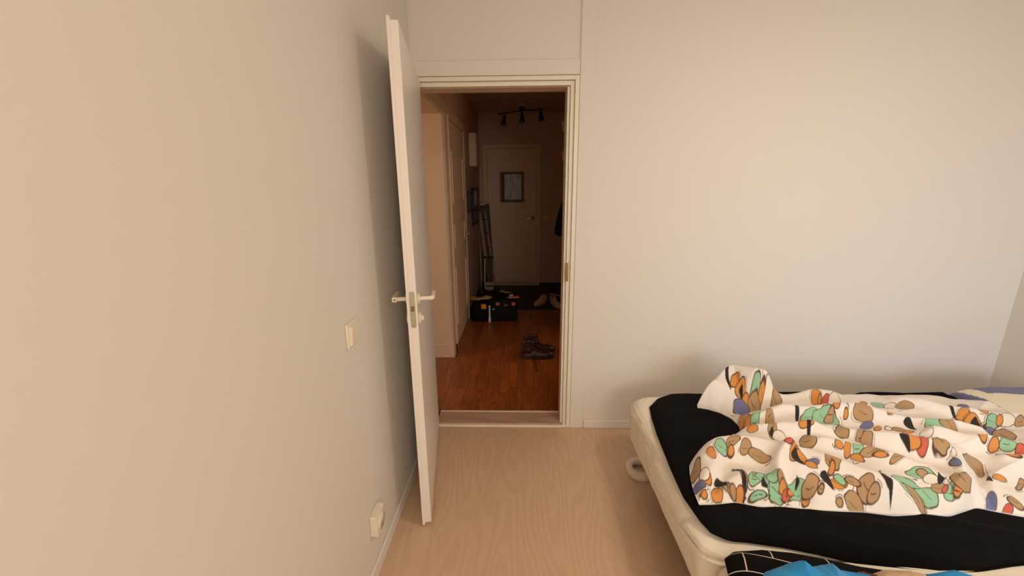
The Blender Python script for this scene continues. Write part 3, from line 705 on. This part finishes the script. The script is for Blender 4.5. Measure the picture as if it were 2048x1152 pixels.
make_sneaker('canvas_sneaker', 'off white sneaker at left of the pair, toe towards the camera', (.335, 5.28, .0), math.radians(-124), 'shoe_white', 'shoe_sole', 'shoe_in', gs)
make_sneaker('canvas_sneaker', 'off white sneaker at right of the pair with a high pale toe', (.400, 5.20, .0), math.radians(-72), 'shoe_white', 'shoe_sole', 'shoe_in', gs)
make_sneaker('dark_shoe', 'black shoe with pale grey sole behind the off white sneakers', (.40, 5.66, .0), math.radians(-32), 'shoe_dark', 'shoe_sole', 'boot_in', gs)
make_sneaker('dark_shoe', 'black shoe beside the right off white sneaker', (.545, 5.36, .0), math.radians(-75), 'shoe_dark', 'shoe_dark', 'boot_in', gs)

# ------------------------------------------------------------------ the beds
def rrect(x0, x1, y0, y1, r, n=9):
    """rounded rectangle; r = radii of corners (x0,y0),(x1,y0),(x1,y1),(x0,y1)"""
    out = []
    for (cx, cy, a0), rr in zip(((x0, y0, math.pi), (x1, y0, 1.5*math.pi), (x1, y1, 0), (x0, y1, .5*math.pi)), r):
        ox = cx+rr if cx == x0 else cx-rr; oy = cy+rr if cy == y0 else cy-rr
        for a in np.linspace(a0, a0+math.pi/2, n): out.append((ox+rr*math.cos(a), oy+rr*math.sin(a)))
    return out
def dense(pts, step):
    P = np.array(pts+[pts[0]]); d = np.r_[0, np.cumsum(np.hypot(*np.diff(P, axis=0).T))]
    t = np.linspace(0, d[-1], int(d[-1]/step)+1)[:-1]
    return np.stack([np.interp(t, d, P[:, 0]), np.interp(t, d, P[:, 1])], -1)
BY0, BY1, BX0, BX1 = 1.005, 1.965, .572, 2.58
def make_bed():
    b = thing('single_bed', 'far single bed in a loose cream mattress cover, nearest the back wall', 'bed', (0, 0, 0))
    bm = bmesh.new(); rings = []
    spec = np.array([(.192, .022, .045, .052, .03), (.197, .008, .034, .040, .035), (.24, .002, .022, .030, .04), (.29, -.004, .014, .018, .045), (.33, -.006, .008, .008, .055),
            (.365, -.002, .004, .000, .065), (.388, .010, .006, -.004, .075), (.402, .028, .020, .006, .08), (.409, .050, .045, .030, .09), (.412, .10, .09, .08, .08)])
    lv = np.interp(np.linspace(0, 9, 100), np.arange(10), np.arange(10))
    for q in lv:
        z, ix, iy0, iy1, rr = (np.interp(q, np.arange(10), spec[:, k]) for k in range(5))
        P = dense(rrect(BX0+ix, BX1-max(ix, 0), BY0+iy0, BY1-iy1, (rr,)*4), .012)
        k = np.linspace(0, len(P), 420, endpoint=False); Q = np.stack([np.interp(k, np.arange(len(P)+1), np.r_[P[:, c], P[0, c]]) for c in (0, 1)], -1)
        cx, cy = (BX0+BX1)/2, (BY0+BY1)/2
        x, y = Q[:, 0], Q[:, 1]
        side = np.clip(np.sin(np.clip((z-.19)/.22, 0, 1)*math.pi), 0, 1)**.6
        n_ = wave_noise(x*1.0+y, y-x*.3+z*2.5, 131, 16)*.0045+wave_noise(x+y*1.6, z*2.2+y*.6, 132, 42)*.0020+(1-np.abs(wave_noise(x+y*1.2+z*.5, z*.9-y*.3, 133, 26)))*.0040
        # seam of the cover sagging along the foot end, and the puffed fold above it
        zs = np.interp(y, [1.0, 1.12, 1.23, 1.36, 1.50, 1.66, 1.85, 1.96], [.374, .345, .315, .285, .240, .214, .214, .225])
        foot = np.clip((.70-x)/.08, 0, 1)
        out = n_*side-.0075*np.exp(-((z-zs)/.0055)**2)*foot+.0035*np.exp(-((z-zs+.010)/.004)**2)*foot
        t = np.clip((1.56-y-.25*(z-.30)**2/.02)/.035, 0, 1); t = t*t*(3-2*t)
        out = out+.011*t*np.clip((z-zs)/.03, 0, 1)*np.clip((.425-z)/.04, 0, 1)*foot*np.clip((y-1.01)/.06, 0, 1)
        t2 = np.exp(-((y-1.185+.6*(z-.36))/.012)**2)*np.clip((z-.32)/.03, 0, 1)
        out = out-.007*t2*foot
        # the corner pulls up into a soft ear at the far end
        ear = np.exp(-((x-.63)/.09)**2-((y-1.90)/.07)**2)*np.clip((z-.38)/.03, 0, 1)
        dx, dy = x-np.clip(x, BX0+.15, BX1-.15), y-np.clip(y, BY0+.15, BY1-.15)
        ln = np.maximum(np.hypot(dx, dy), 1e-6)
        zz = z+.003*np.sin(x*17+y*23)*(z > .38)+.010*ear
        rings.append(np.stack([x+dx/ln*out, y+dy/ln*out, zz], -1))
    loft(bm, rings)
    mt = obj('mattress_cover', bm, 'cream', b, True)
    V = np.concatenate(rings); V = V[V[:, 0] < .66]
    seam = []
    for yy in np.linspace(1.035, 1.93, 60):
        zz = float(np.interp(yy, [1.0, 1.12, 1.23, 1.36, 1.50, 1.66, 1.85, 1.96], [.374, .345, .315, .285, .240, .214, .214, .225]))-.003
        seam.append((V[np.argmin((V[:, 1]-yy)**2+(V[:, 2]-zz)**2), 0]-.0005, yy, zz))
    bm = bmesh.new(); tube(bm, seam, .0028, 6); tag(obj('seam_piping', bm, 'cream2', mt, True), 'paler piped seam')
    obj('slat_base', box(BX0+.06, BX1-.04, BY0+.15, BY1-.10, .168, .2, .004), 'leg', b)
    for x in (BX0+.22, BX1-.15):
        for y in (BY0+.22, BY1-.20):
            bm = bmesh.new(); tube(bm, [(x, y, 0), (x, y, .006), (x, y, .17)], [.026, .028, .030], 18); obj('leg', bm, 'leg', b, True)
    return b
bed = make_bed()
bed2 = copy_tree(bed); bed2.location = (.004, -.968, 0)
tag(bed2, 'near single bed at the bottom edge, beside the first bed', 'bed')

# black fitted sheet over the far bed
front = [(.600, 1.075), (.640, 1.046), (.706, 1.041), (.80, 1.028), (.895, 1.008), (1.08, .965), (1.2, .945), (1.31, .955), (1.42, .975), (1.6, .99), (2.0, .99), (2.56, .99)]
back = [(.640, 1.83), (.70, 1.905), (.78, 1.948), (.863, 1.952), (1.05, 1.945), (1.3, 1.95), (1.6, 1.955), (1.9, 1.95), (2.2, 1.95), (2.56, 1.94)]
left = [(.600, 1.075), (.585, 1.12), (.572, 1.22), (.580, 1.37), (.600, 1.585), (.619, 1.726), (.640, 1.83)]
right = [(2.56, .99), (2.56, 1.5), (2.56, 1.94)]
X, Y = coons(front, back, left, right, 420, 190)
brd = left+back[1:]+right[::-1][1:]+front[::-1][1:]
d = seg_dist(X, Y, brd)
drape = np.clip((1.10-Y)/.12, 0, 1)
Z = .421+.030*(1-np.exp(-d/.018))-.022*drape**1.5
fade = np.clip(d/.03, 0, 1)
Z += .0025*wave_noise(X+.02*wave_noise(X, Y, 3, 9), Y*2.2, 41, 16)*fade
for pts, h, w in (([(.95, 1.12), (1.25, 1.06), (1.6, 1.00)], .009, .016), ([(.75, 1.10), (1.0, 1.02), (1.2, .985)], .007, .014), ([(1.3, 1.11), (1.45, 1.07), (1.62, 1.02)], .008, .014),
                  ([(1.2, 1.93), (1.35, 1.915), (1.6, 1.93)], .014, .02), ([(1.75, 1.93), (1.95, 1.90), (2.15, 1.92)], .016, .02), ([(.70, 1.70), (.85, 1.74)], .006, .03)):
    Z += h*np.exp(-(seg_dist(X, Y, pts)/w)**2)*fade
sheet = tag(grid_mesh('fitted_sheet', X, Y, Z, 'black_cloth', None, .412), 'plain black fitted sheet stretched over the far bed', 'bed sheet')

# duvet outline and creases
DV_BACK = [(0.847,1.77),(0.938,1.878),(1.03,1.935),(1.1,1.92),(1.18,1.87),(1.28,1.85),(1.40,1.875),(1.5,1.86),(1.62,1.85),(1.833,1.85),(2.0,1.845),(2.2,1.80)]
DV_LEFT = [(0.593,1.154),(0.600,1.212),(0.615,1.276),(0.640,1.345),(0.705,1.42),(0.80,1.484),(0.90,1.525),(0.945,1.56),(0.968,1.62),(0.965,1.68),(0.935,1.73),(0.89,1.76),(0.847,1.77)]
DV_FRONT = [(0.593,1.154),(0.651,1.156),(0.72,1.165),(0.792,1.144),(0.859,1.147),(0.979,1.131),(1.122,1.129),(1.205,1.114),(1.307,1.121),(1.376,1.112),(1.505,1.152),(1.54,1.139),(1.62,1.115),(1.75,1.12),(1.95,1.10),(2.2,1.11)]
DV_RIGHT = [(2.2,1.11),(2.23,1.25),(2.21,1.45),(2.23,1.65),(2.2,1.80)]
DV_SEAT = 0.452                      # top of the sheet under the duvet
# creases: polyline, height, width
DV_FOLDS = [
    ([(0.86,1.80),(0.95,1.86),(1.05,1.87),(1.15,1.80)], .085, .055),
    ([(0.90,1.77),(1.05,1.80),(1.25,1.76),(1.5,1.74)], .020, .03),
    ([(0.95,1.60),(1.15,1.63),(1.45,1.60),(1.8,1.50)], .028, .035),
    ([(0.93,1.50),(1.10,1.50),(1.32,1.46),(1.55,1.36)], .034, .04),
    ([(1.35,1.72),(1.60,1.60),(1.85,1.53)], -.030, .030),
    ([(1.25,1.50),(1.42,1.38),(1.50,1.26)], -.028, .028),
    ([(0.70,1.38),(0.86,1.36),(1.05,1.30),(1.2,1.2)], .030, .05),
    ([(0.62,1.22),(0.76,1.27),(0.90,1.20),(0.93,1.14)], -.030, .03),
    ([(0.86,1.17),(0.93,1.25),(1.0,1.30)], .030, .022),
    ([(1.60,1.45),(1.75,1.38),(2.0,1.36)], .030, .04),
    ([(1.72,1.70),(1.9,1.62),(2.15,1.58)], .025, .035),
    ([(1.35,1.14),(1.50,1.24),(1.60,1.32)], .022, .03),
    ([(1.52,1.14),(1.56,1.20),(1.63,1.24)], -.022, .02),
    ([(1.0,1.70),(1.2,1.70),(1.35,1.66)], -.024, .025),
    ([(1.15,1.40),(1.30,1.36),(1.40,1.28)], .022, .03),
    ([(1.75,1.28),(1.95,1.22),(2.15,1.25)], .020, .03),
]
def duvet_height(x, y):
    wx = x+.03*wave_noise(x, y, 5, 9); wy = y+.03*wave_noise(x, y, 6, 9)
    border = DV_LEFT+DV_BACK[1:]+DV_RIGHT[::-1][1:]+DV_FRONT[::-1][1:]
    d = seg_dist(x, y, border)
    thick = .052+.016*wave_noise(x, y, 2, 8)+.018*np.clip((y-1.2)/.6, 0, 1)
    z = thick*(1-np.exp(-d/.035))
    fade = np.clip(d/.05, 0, 1)
    for pts, h, w in DV_FOLDS:
        fd = seg_dist(wx, wy, pts)
        z = z+1.25*h*np.exp(-(fd/w)**2)*(.35+.65*fade)
    r = 1-np.abs(wave_noise(wx*1.0, wy*2.2, 11, 11))*.9           # soft ridges running along the bed
    z = z+.013*np.clip(r, -1, 1)*fade+.0045*wave_noise(wx, wy, 21, 30)*fade+.0014*wave_noise(wx, wy, 31, 85)*fade
    return DV_SEAT+np.maximum(z, .006)


PRINT_SHAPES = [
    ('K',1.001,1.811,-0.004,-0.036,-0.008,-0.008), ('O',1.028,1.798,0.017,-0.008,-0.014,-0.022), ('O',1.04,1.762,0.012,-0.016,-0.018,-0.026),
    ('K',1.036,1.745,-0.005,-0.025,-0.008,-0.006), ('G',1.086,1.727,0.007,-0.021,-0.025,-0.03), ('O',1.108,1.712,0.016,0,-0.015,-0.027),
    ('T',1.172,1.701,0.021,-0.009,-0.023,-0.033), ('W',1.132,1.703,0.02,0,-0.022,-0.036), ('O',1.046,1.719,0.009,-0.011,-0.013,-0.018),
    ('T',1.069,1.696,0.008,-0.026,-0.028,-0.032), ('S',1.013,1.693,0.028,-0.011,-0.014,-0.023), ('O',0.979,1.609,0.02,0,-0.025,-0.047),
    ('O',0.977,1.568,0.017,0,-0.014,-0.027), ('O',0.95,1.489,0.017,0,-0.009,-0.018), ('G',1.006,1.571,0.017,0,-0.013,-0.023),
    ('W',1.045,1.563,0.019,0,-0.024,-0.041), ('T',1.03,1.494,0.019,0.009,-0.018,-0.046), ('T',1.07,1.575,0.015,0.011,-0.007,-0.032),
    ('K',1.193,1.591,0.012,0.007,-0.017,-0.04), ('O',1.154,1.483,0.022,-0.004,-0.013,-0.019), ('K',1.157,1.467,0.01,0.005,-0.013,-0.031),
    ('G',1.241,1.572,0.04,0.006,-0.015,-0.023), ('O',1.381,1.741,0.019,0,-0.022,-0.033), ('K',1.01,1.451,0,-0.019,-0.008,-0.007),
    ('R',0.992,1.336,0.012,-0.004,-0.009,-0.012), ('W',1.036,1.448,0.019,-0.007,-0.011,-0.017), ('T',1.119,1.415,0.022,-0.014,-0.017,-0.021),
    ('T',0.806,1.375,0.028,0.013,-0.006,-0.021), ('G',0.756,1.353,0.013,-0.015,-0.016,-0.022), ('O',0.788,1.343,0.008,-0.006,-0.014,-0.02),
    ('T',0.845,1.352,0.018,0.001,-0.012,-0.021), ('T',0.881,1.321,0.021,-0.017,-0.012,-0.015), ('O',0.708,1.326,0.004,-0.02,-0.013,-0.012),
    ('O',0.999,1.307,0.015,0.001,-0.017,-0.025), ('O',1.018,1.292,0.005,-0.022,-0.01,-0.009), ('S',1.045,1.272,0.017,-0.005,-0.011,-0.013),
    ('K',0.997,1.284,0.005,-0.022,-0.008,-0.007), ('O',1.03,1.259,0.013,-0.007,-0.008,-0.011), ('T',0.64,1.287,0.012,-0.006,-0.02,-0.034),
    ('O',0.651,1.224,0.012,0,-0.009,-0.02), ('W',0.65,1.243,0.014,0,-0.01,-0.023), ('K',0.766,1.255,0.002,-0.026,-0.007,-0.006),
    ('T',0.766,1.203,0.011,0.007,-0.004,-0.027), ('K',0.758,1.187,0.008,0.001,-0.015,-0.035), ('G',0.8,1.203,0.019,0,-0.012,-0.022),
    ('G',0.831,1.209,0.018,-0.008,-0.01,-0.014), ('G',0.847,1.193,0.017,0.011,-0.003,-0.027), ('G',0.857,1.17,0.021,-0.01,-0.018,-0.022),
    ('G',0.934,1.188,0.037,0.001,-0.018,-0.027), ('G',0.863,1.207,0.011,-0.008,-0.009,-0.012), ('T',0.891,1.191,0.004,-0.021,-0.014,-0.011),
    ('O',0.883,1.179,0.012,0,-0.007,-0.012), ('R',0.891,1.166,0.018,0.005,-0.005,-0.011), ('O',0.909,1.175,0.01,0,-0.006,-0.01),
    ('O',0.955,1.164,0.012,0,-0.013,-0.02), ('T',0.985,1.191,0.02,-0.006,-0.021,-0.026), ('K',0.953,1.211,0.006,0,-0.007,-0.01),
    ('K',0.827,1.187,0.009,-0.007,-0.006,-0.007), ('S',0.614,1.202,0.018,-0.008,-0.01,-0.016), ('O',0.618,1.171,0.013,-0.008,-0.007,-0.011),
    ('O',0.663,1.176,0.017,0,-0.011,-0.023), ('T',0.707,1.192,0.014,-0.019,-0.007,-0.009), ('O',0.736,1.171,0.014,0,-0.008,-0.016),
    ('T',0.72,1.182,0.005,-0.014,-0.008,-0.008), ('K',0.694,1.212,0.014,-0.014,-0.007,-0.008), ('G',0.797,1.164,0.03,0.001,-0.005,-0.009),
    ('R',1.414,1.719,0.019,0.001,-0.019,-0.026), ('O',1.391,1.73,0.007,0,-0.016,-0.023), ('W',1.451,1.723,0.02,0,-0.027,-0.036),
    ('O',1.357,1.593,0.006,-0.01,-0.015,-0.016), ('O',1.557,1.688,0.012,-0.006,-0.014,-0.015), ('G',1.615,1.675,0.02,-0.01,-0.018,-0.019),
    ('W',1.658,1.665,0.02,-0.004,-0.02,-0.021), ('T',1.695,1.648,0.028,-0.005,-0.02,-0.021), ('T',1.446,1.557,0.026,-0.008,-0.027,-0.03),
    ('G',1.302,1.561,0.041,-0.013,-0.027,-0.034), ('O',1.37,1.554,0.011,0,-0.016,-0.021), ('T',1.319,1.566,0.019,0,-0.02,-0.027),
    ('O',1.551,1.555,0.011,0,-0.01,-0.012), ('S',1.413,1.497,0.033,0.008,-0.015,-0.021), ('O',1.448,1.483,0.016,0,-0.014,-0.016),
    ('W',1.486,1.481,0.014,-0.006,-0.015,-0.016), ('T',1.525,1.476,0.018,-0.009,-0.012,-0.012), ('K',1.598,1.509,-0.008,-0.032,-0.016,-0.011),
    ('G',1.682,1.498,0.033,-0.006,-0.028,-0.027), ('T',1.74,1.494,0.01,-0.019,-0.017,-0.013), ('K',1.867,1.608,-0.019,-0.046,-0.01,-0.007),
    ('S',1.996,1.682,0.022,-0.004,-0.021,-0.019), ('O',1.897,1.591,0.022,-0.004,-0.022,-0.02), ('O',1.99,1.603,0.014,-0.008,-0.024,-0.02),
    ('O',1.909,1.56,0.012,-0.013,-0.027,-0.022), ('W',2.048,1.561,0.029,0,-0.034,-0.031), ('G',1.978,1.551,0.012,-0.014,-0.036,-0.029),
    ('O',2.012,1.556,0.013,0,-0.029,-0.026), ('T',2.094,1.554,0.018,0,-0.031,-0.026), ('K',1.907,1.541,-0.006,-0.023,-0.013,-0.009),
    ('S',1.926,1.502,-0.002,-0.017,-0.017,-0.012), ('T',1.94,1.472,0.016,-0.016,-0.046,-0.036), ('O',1.768,1.402,0.002,-0.015,-0.018,-0.013),
    ('G',1.84,1.38,0.018,-0.005,-0.02,-0.017), ('O',1.783,1.374,0.012,-0.005,-0.026,-0.021), ('O',1.785,1.325,0.013,-0.021,-0.014,-0.011),
    ('R',1.861,1.353,-0.002,-0.013,-0.024,-0.016), ('W',1.591,1.433,0.023,0,-0.02,-0.02), ('R',1.517,1.374,-0.002,-0.02,-0.031,-0.024),
    ('O',1.541,1.457,0.024,0.005,-0.01,-0.012), ('O',1.48,1.37,0.016,-0.006,-0.014,-0.014), ('T',1.575,1.367,0.006,-0.023,-0.039,-0.031),
    ('K',1.459,1.379,-0.002,-0.025,-0.011,-0.008), ('T',1.281,1.455,0.014,-0.016,-0.027,-0.029), ('T',1.343,1.432,0.018,0,-0.021,-0.026),
    ('W',1.354,1.425,0.013,0,-0.019,-0.023), ('G',1.257,1.345,0.02,0.006,-0.025,-0.04), ('K',1.211,1.386,0.01,0,-0.009,-0.013),
    ('O',1.209,1.374,0.007,-0.012,-0.01,-0.01), ('O',1.224,1.351,0.014,0.005,-0.021,-0.034), ('T',1.337,1.402,0.02,0,-0.025,-0.031),
    ('T',1.306,1.33,0.044,0.001,-0.012,-0.015), ('O',1.237,1.315,0.014,-0.014,-0.012,-0.012), ('O',1.313,1.311,0.017,-0.008,-0.007,-0.007),
    ('T',1.355,1.292,0.027,0.006,-0.01,-0.012), ('T',1.098,1.263,0.009,-0.024,-0.023,-0.021), ('O',1.086,1.241,0.012,0,-0.015,-0.021),
    ('S',1.555,1.285,0.007,-0.012,-0.011,-0.009), ('T',1.649,1.311,0.008,-0.025,-0.028,-0.02), ('W',1.583,1.322,0.012,0.006,-0.012,-0.017),
    ('K',1.212,1.184,-0.009,-0.035,-0.011,-0.006), ('G',1.374,1.228,0.035,-0.008,-0.016,-0.015), ('G',1.304,1.195,0.039,-0.005,-0.018,-0.019),
    ('T',1.387,1.227,0.01,-0.01,-0.011,-0.009), ('G',1.3,1.182,0.03,-0.018,-0.028,-0.025), ('G',1.34,1.156,0.018,-0.016,-0.025,-0.021),
    ('T',1.296,1.145,0.012,-0.026,-0.009,-0.007), ('G',1.427,1.167,0.022,0.001,-0.023,-0.022), ('T',1.392,1.178,0.025,0,-0.018,-0.019),
    ('W',1.392,1.206,0.023,-0.003,-0.015,-0.015), ('K',1.429,1.207,0.01,0,-0.012,-0.012), ('O',1.45,1.169,0.012,-0.004,-0.023,-0.021),
    ('R',1.413,1.175,0.01,0.001,-0.014,-0.013), ('T',1.493,1.201,-0.002,-0.024,-0.045,-0.03), ('K',1.214,1.157,0.01,0.006,-0.009,-0.022),
    ('O',1.075,1.193,0.022,-0.001,-0.013,-0.015), ('K',1.046,1.201,0,-0.029,-0.009,-0.006), ('G',1.088,1.207,0.008,-0.012,-0.01,-0.009),
    ('T',1.151,1.17,0.004,-0.018,-0.027,-0.021), ('T',1.162,1.153,0.013,-0.003,-0.016,-0.016), ('T',1.121,1.195,0.013,-0.012,-0.007,-0.007),
    ('T',1.008,1.176,0.008,-0.006,-0.015,-0.015), ('T',1.093,1.139,0.018,-0.014,-0.017,-0.016), ('T',1.048,1.144,0.013,-0.006,-0.01,-0.011),
    ('O',1.663,1.238,0.021,0,-0.011,-0.01), ('K',1.62,1.23,-0.002,-0.011,-0.008,-0.005), ('T',1.72,1.223,0.014,0,-0.023,-0.019),
    ('S',1.56,1.163,0.021,0.009,-0.016,-0.023), ('R',1.583,1.134,0.012,0,-0.012,-0.011), ('T',1.616,1.149,0.011,-0.015,-0.012,-0.008),
]

X, Y = coons(DV_FRONT, DV_BACK, DV_LEFT, DV_RIGHT, 920, 440)
Z = duvet_height(X, Y)
WHITE = lin(240, 230, 220)
INK = {'O': lin(216, 142, 68), 'T': lin(180, 144, 102), 'G': lin(150, 196, 158), 'S': lin(112, 116, 156), 'R': lin(206, 96, 74), 'K': lin(34, 26, 22), 'W': lin(238, 228, 212)}
LINE = lin(84, 58, 40)
img = np.empty((X.size, 4), np.float32); img[:] = WHITE
px, py = X.ravel(), Y.ravel()
wob = .20*wave_noise(px, py, 51, 60)+.06*wave_noise(px, py, 52, 150)
ink = .5*wave_noise(px, py, 53, 95)
def ink_in(k, cov, col):
    cov = np.clip(cov, 0, 1)[:, None].astype(np.float32)
    img[k] = img[k]*(1-cov)+np.array(col, np.float32)*cov
rs = np.random.RandomState(5)
for c, cx, cy, ax, ay, bx_, by_ in PRINT_SHAPES:
    g = 1.05 if c == 'K' else 1.2
    ax, ay, bx_, by_ = ax*g, ay*g, bx_*g, by_*g
    r = 2.0*max(math.hypot(ax, ay), math.hypot(bx_, by_))
    k = np.nonzero((abs(px-cx) < r) & (abs(py-cy) < r))[0]
    det = ax*by_-bx_*ay
    if abs(det) < 1e-9: continue
    size = max(.008, min(math.hypot(ax, ay), math.hypot(bx_, by_)))
    dx, dy = px[k]-cx, py[k]-cy
    a = (by_*dx-bx_*dy)/det; b_ = (-ay*dx+ax*dy)/det
    if c == 'K': q = np.hypot(a, b_*(1+.7*a)+.25*a*a)
    else: q = np.hypot(a+.12*b_*b_, b_-.18*a*a+.08)
    q = q+wob[k]
    soft = .0015/size
    edge = 1 if c == 'K' else max(1-.0030/size, .55)
    if c != 'K': ink_in(k, (1-q)/soft+.5, LINE)
    ink_in(k, (edge-q)/soft+.5, INK[c])
    wl = .0011/size
    a0 = rs.uniform(0, 6.283)
    if c in 'TGOS':                                                # loose drawn strokes beside the shapes
        th = np.abs((np.arctan2(b_, a)-a0+math.pi) % (2*math.pi)-math.pi)
        ink_in(k, ((wl-abs(q-1.22-.10*ink[k]))/wl+.3)*(th < rs.uniform(.35, .9)), LINE)
    if c in 'TG' and r > .04:                                      # and a vein or two inside the larger ones
        ink_in(k, ((wl-abs(b_+.4*a*a-.10+.3*ink[k]))/wl+.3)*(abs(a+.1) < .45)*(q < .8), LINE)
duvet = grid_mesh('patterned_duvet', X, Y, Z, print_mat('printed_cotton', 'print'), None, DV_SEAT-.004)
full = np.empty((len(duvet.data.vertices), 4), np.float32); full[:] = WHITE; full[:len(img)] = img
duvet.data.color_attributes.new('print', 'FLOAT_COLOR', 'POINT').data.foreach_set('color', full.ravel())
tag(duvet, 'rumpled cream duvet printed with orange, tan and mint shapes on the black sheet', 'duvet')

# pillow at the head end
def pillow_grid(x0, x1, y0, y1, zc, h, nu=160, nv=110):
    u, v = np.meshgrid(np.linspace(-1, 1, nu), np.linspace(-1, 1, nv))
    X = (x0+x1)/2+(x1-x0)/2*u*(1-.05*v**2); Y = (y0+y1)/2+(y1-y0)/2*v*(1-.06*u**2)
    e = np.clip((1-u**4)*(1-v**4), 0, 1)
    return X, Y, e
X, Y, e = pillow_grid(2.17, 2.78, 1.36, 1.93, 0, 0)
Z = .458+.075*np.sqrt(e)+.004*wave_noise(X, Y, 61, 18)*e
pw = tag(grid_mesh('pillow', X, Y, Z, print_mat('pillow_print', 'print'), None, .452), 'cream pillow with slate blue patches at the far right of the bed', 'pillow')
pc = np.empty((len(pw.data.vertices), 4), np.float32); pc[:] = lin(236, 224, 198)
x_, y_ = X.ravel(), Y.ravel(); wv = .012*wave_noise(x_, y_, 71, 25)
k = ((y_ > 1.80+wv-.10*np.clip(x_-2.3, 0, 1)) & (x_ > 2.25)) | ((x_ > 2.30+wv) & (y_ < 1.70+wv) & (y_ > 1.54)) | (x_ < 2.20+.3*wv)
pc[:len(x_)][k] = lin(108, 110, 146)
pw.data.color_attributes.new('print', 'FLOAT_COLOR', 'POINT').data.foreach_set('color', pc.ravel())

# black line-printed cover on the near bed
front = [(.60, .12), (1.4, .10), (2.4, .10)]
back = [(.597, .975), (.634, .999), (.718, 1.006), (.80, .997), (.88, .978), (.96, .955), (1.08, .935), (1.2, .915), (1.36, .895), (1.8, .88), (2.4, .88)]
left = [(.60, .12), (.580, .5), (.568, .80), (.576, .90), (.597, .975)]
right = [(2.4, .10), (2.4, .5), (2.4, .88)]
X, Y = coons(front, back, left, right, 360, 190)
d = seg_dist(X, Y, left+back[1:]+right[::-1][1:]+front[::-1][1:])
Z = .423+.045*(1-np.exp(-d/.03))+.003*wave_noise(X, Y, 81, 14)*np.clip(d/.05, 0, 1)
wx = X+.018*wave_noise(X, Y, 83, 7); wy = Y+.018*wave_noise(X, Y, 84, 7)
ca, sa = math.cos(.36), math.sin(.36)
cov = grid_mesh('lined_cover', X, Y, Z, 'lined', None, .414, ((wx-.6)*ca-(wy-.9)*sa+.07, (wx-.6)*sa+(wy-.9)*ca+2.005))
tag(cov, 'black cover with thin white line print on the near bed', 'bed cover')
def heap(name, outline_back, y0, base, h, ma, seed, label, cat):
    xs = [p[0] for p in outline_back]
    fr_ = [(xs[0], y0), ((xs[0]+xs[-1])/2, y0-.02), (xs[-1], y0)]
    lf = [(xs[0], y0), (xs[0]-.015, (y0+outline_back[0][1])/2), outline_back[0]]
    rg = [(xs[-1], y0), (xs[-1]+.01, (y0+outline_back[-1][1])/2), outline_back[-1]]
    X, Y = coons(fr_, outline_back, lf, rg, 150, 120)
    d = seg_dist(X, Y, lf+outline_back[1:]+rg[::-1][1:]+fr_[::-1][1:])
    wx = X+.03*wave_noise(X, Y, seed, 8)
    Z = base+h*(1-np.exp(-d/.03))*(.9+.22*wave_noise(wx, Y, seed+1, 12))+(.020*(1-np.abs(wave_noise(wx, Y*.7+.5*X, seed+2, 30)))+.007*(1-np.abs(wave_noise(wx, Y, seed+3, 70))))*np.clip(d/.03, 0, 1)
    o = grid_mesh(name, X, Y, np.maximum(Z, base+.004), ma, None, base-.008)
    return tag(o, label, cat)
heap('blue_shirt', [(.625, .855), (.66, .893), (.72, .913), (.804, .912), (.87, .900), (.91, .880), (.945, .85)], .42, .466, .044, 'blue', 91, 'bright blue garment heaped on the black lined cover, left part', 'garment')
heap('beige_garment', [(.895, .855), (.93, .885), (.985, .902), (1.04, .900), (1.075, .880)], .42, .470, .052, 'beige', 101, 'beige garment lying between the two blue ones on the near bed', 'garment')
heap('blue_shirt', [(1.060, .865), (1.085, .893), (1.13, .892), (1.18, .878), (1.26, .86)], .42, .468, .055, 'blue', 111, 'bright blue garment right of the beige one on the near bed', 'garment')
heap('grey_garment', [(.900, .872), (.912, .898), (.932, .900), (.948, .880)], .80, .466, .022, 'grey_cloth', 121, 'dull brown grey cloth tucked between the blue and beige garments', 'garment')

# roll of tape half under the bed
tr = thing('tape_roll', 'roll of white tape on the floor half under the foot of the bed', 'tape roll', (.640, 1.885, .0))
bm = bmesh.new(); n = 44
rings = []
for r, z in ((.050, .0), (.076, .0), (.079, .004), (.079, .032), (.076, .036), (.052, .036), (.050, .033)):
    rings.append([(r*math.cos(a), r*math.sin(a), z) for a in np.linspace(0, 6.2832, n+1)[:-1]])
rings.append(rings[0]); loft(bm, rings, False, False); bmesh.ops.remove_doubles(bm, verts=bm.verts, dist=1e-6)
obj('tape_winding', bm, 'tape', tr, True)
bm = bmesh.new(); rings = [[(r*math.cos(a), r*math.sin(a), z) for a in np.linspace(0, 6.2832, n+1)[:-1]] for r, z in ((.0498, .001), (.0498, .034), (.046, .034), (.046, .001))]
rings.append(rings[0]); loft(bm, rings, False, False); bmesh.ops.remove_doubles(bm, verts=bm.verts, dist=1e-6)
tag(obj('core', bm, 'tape', tr, True), 'pale cardboard core')
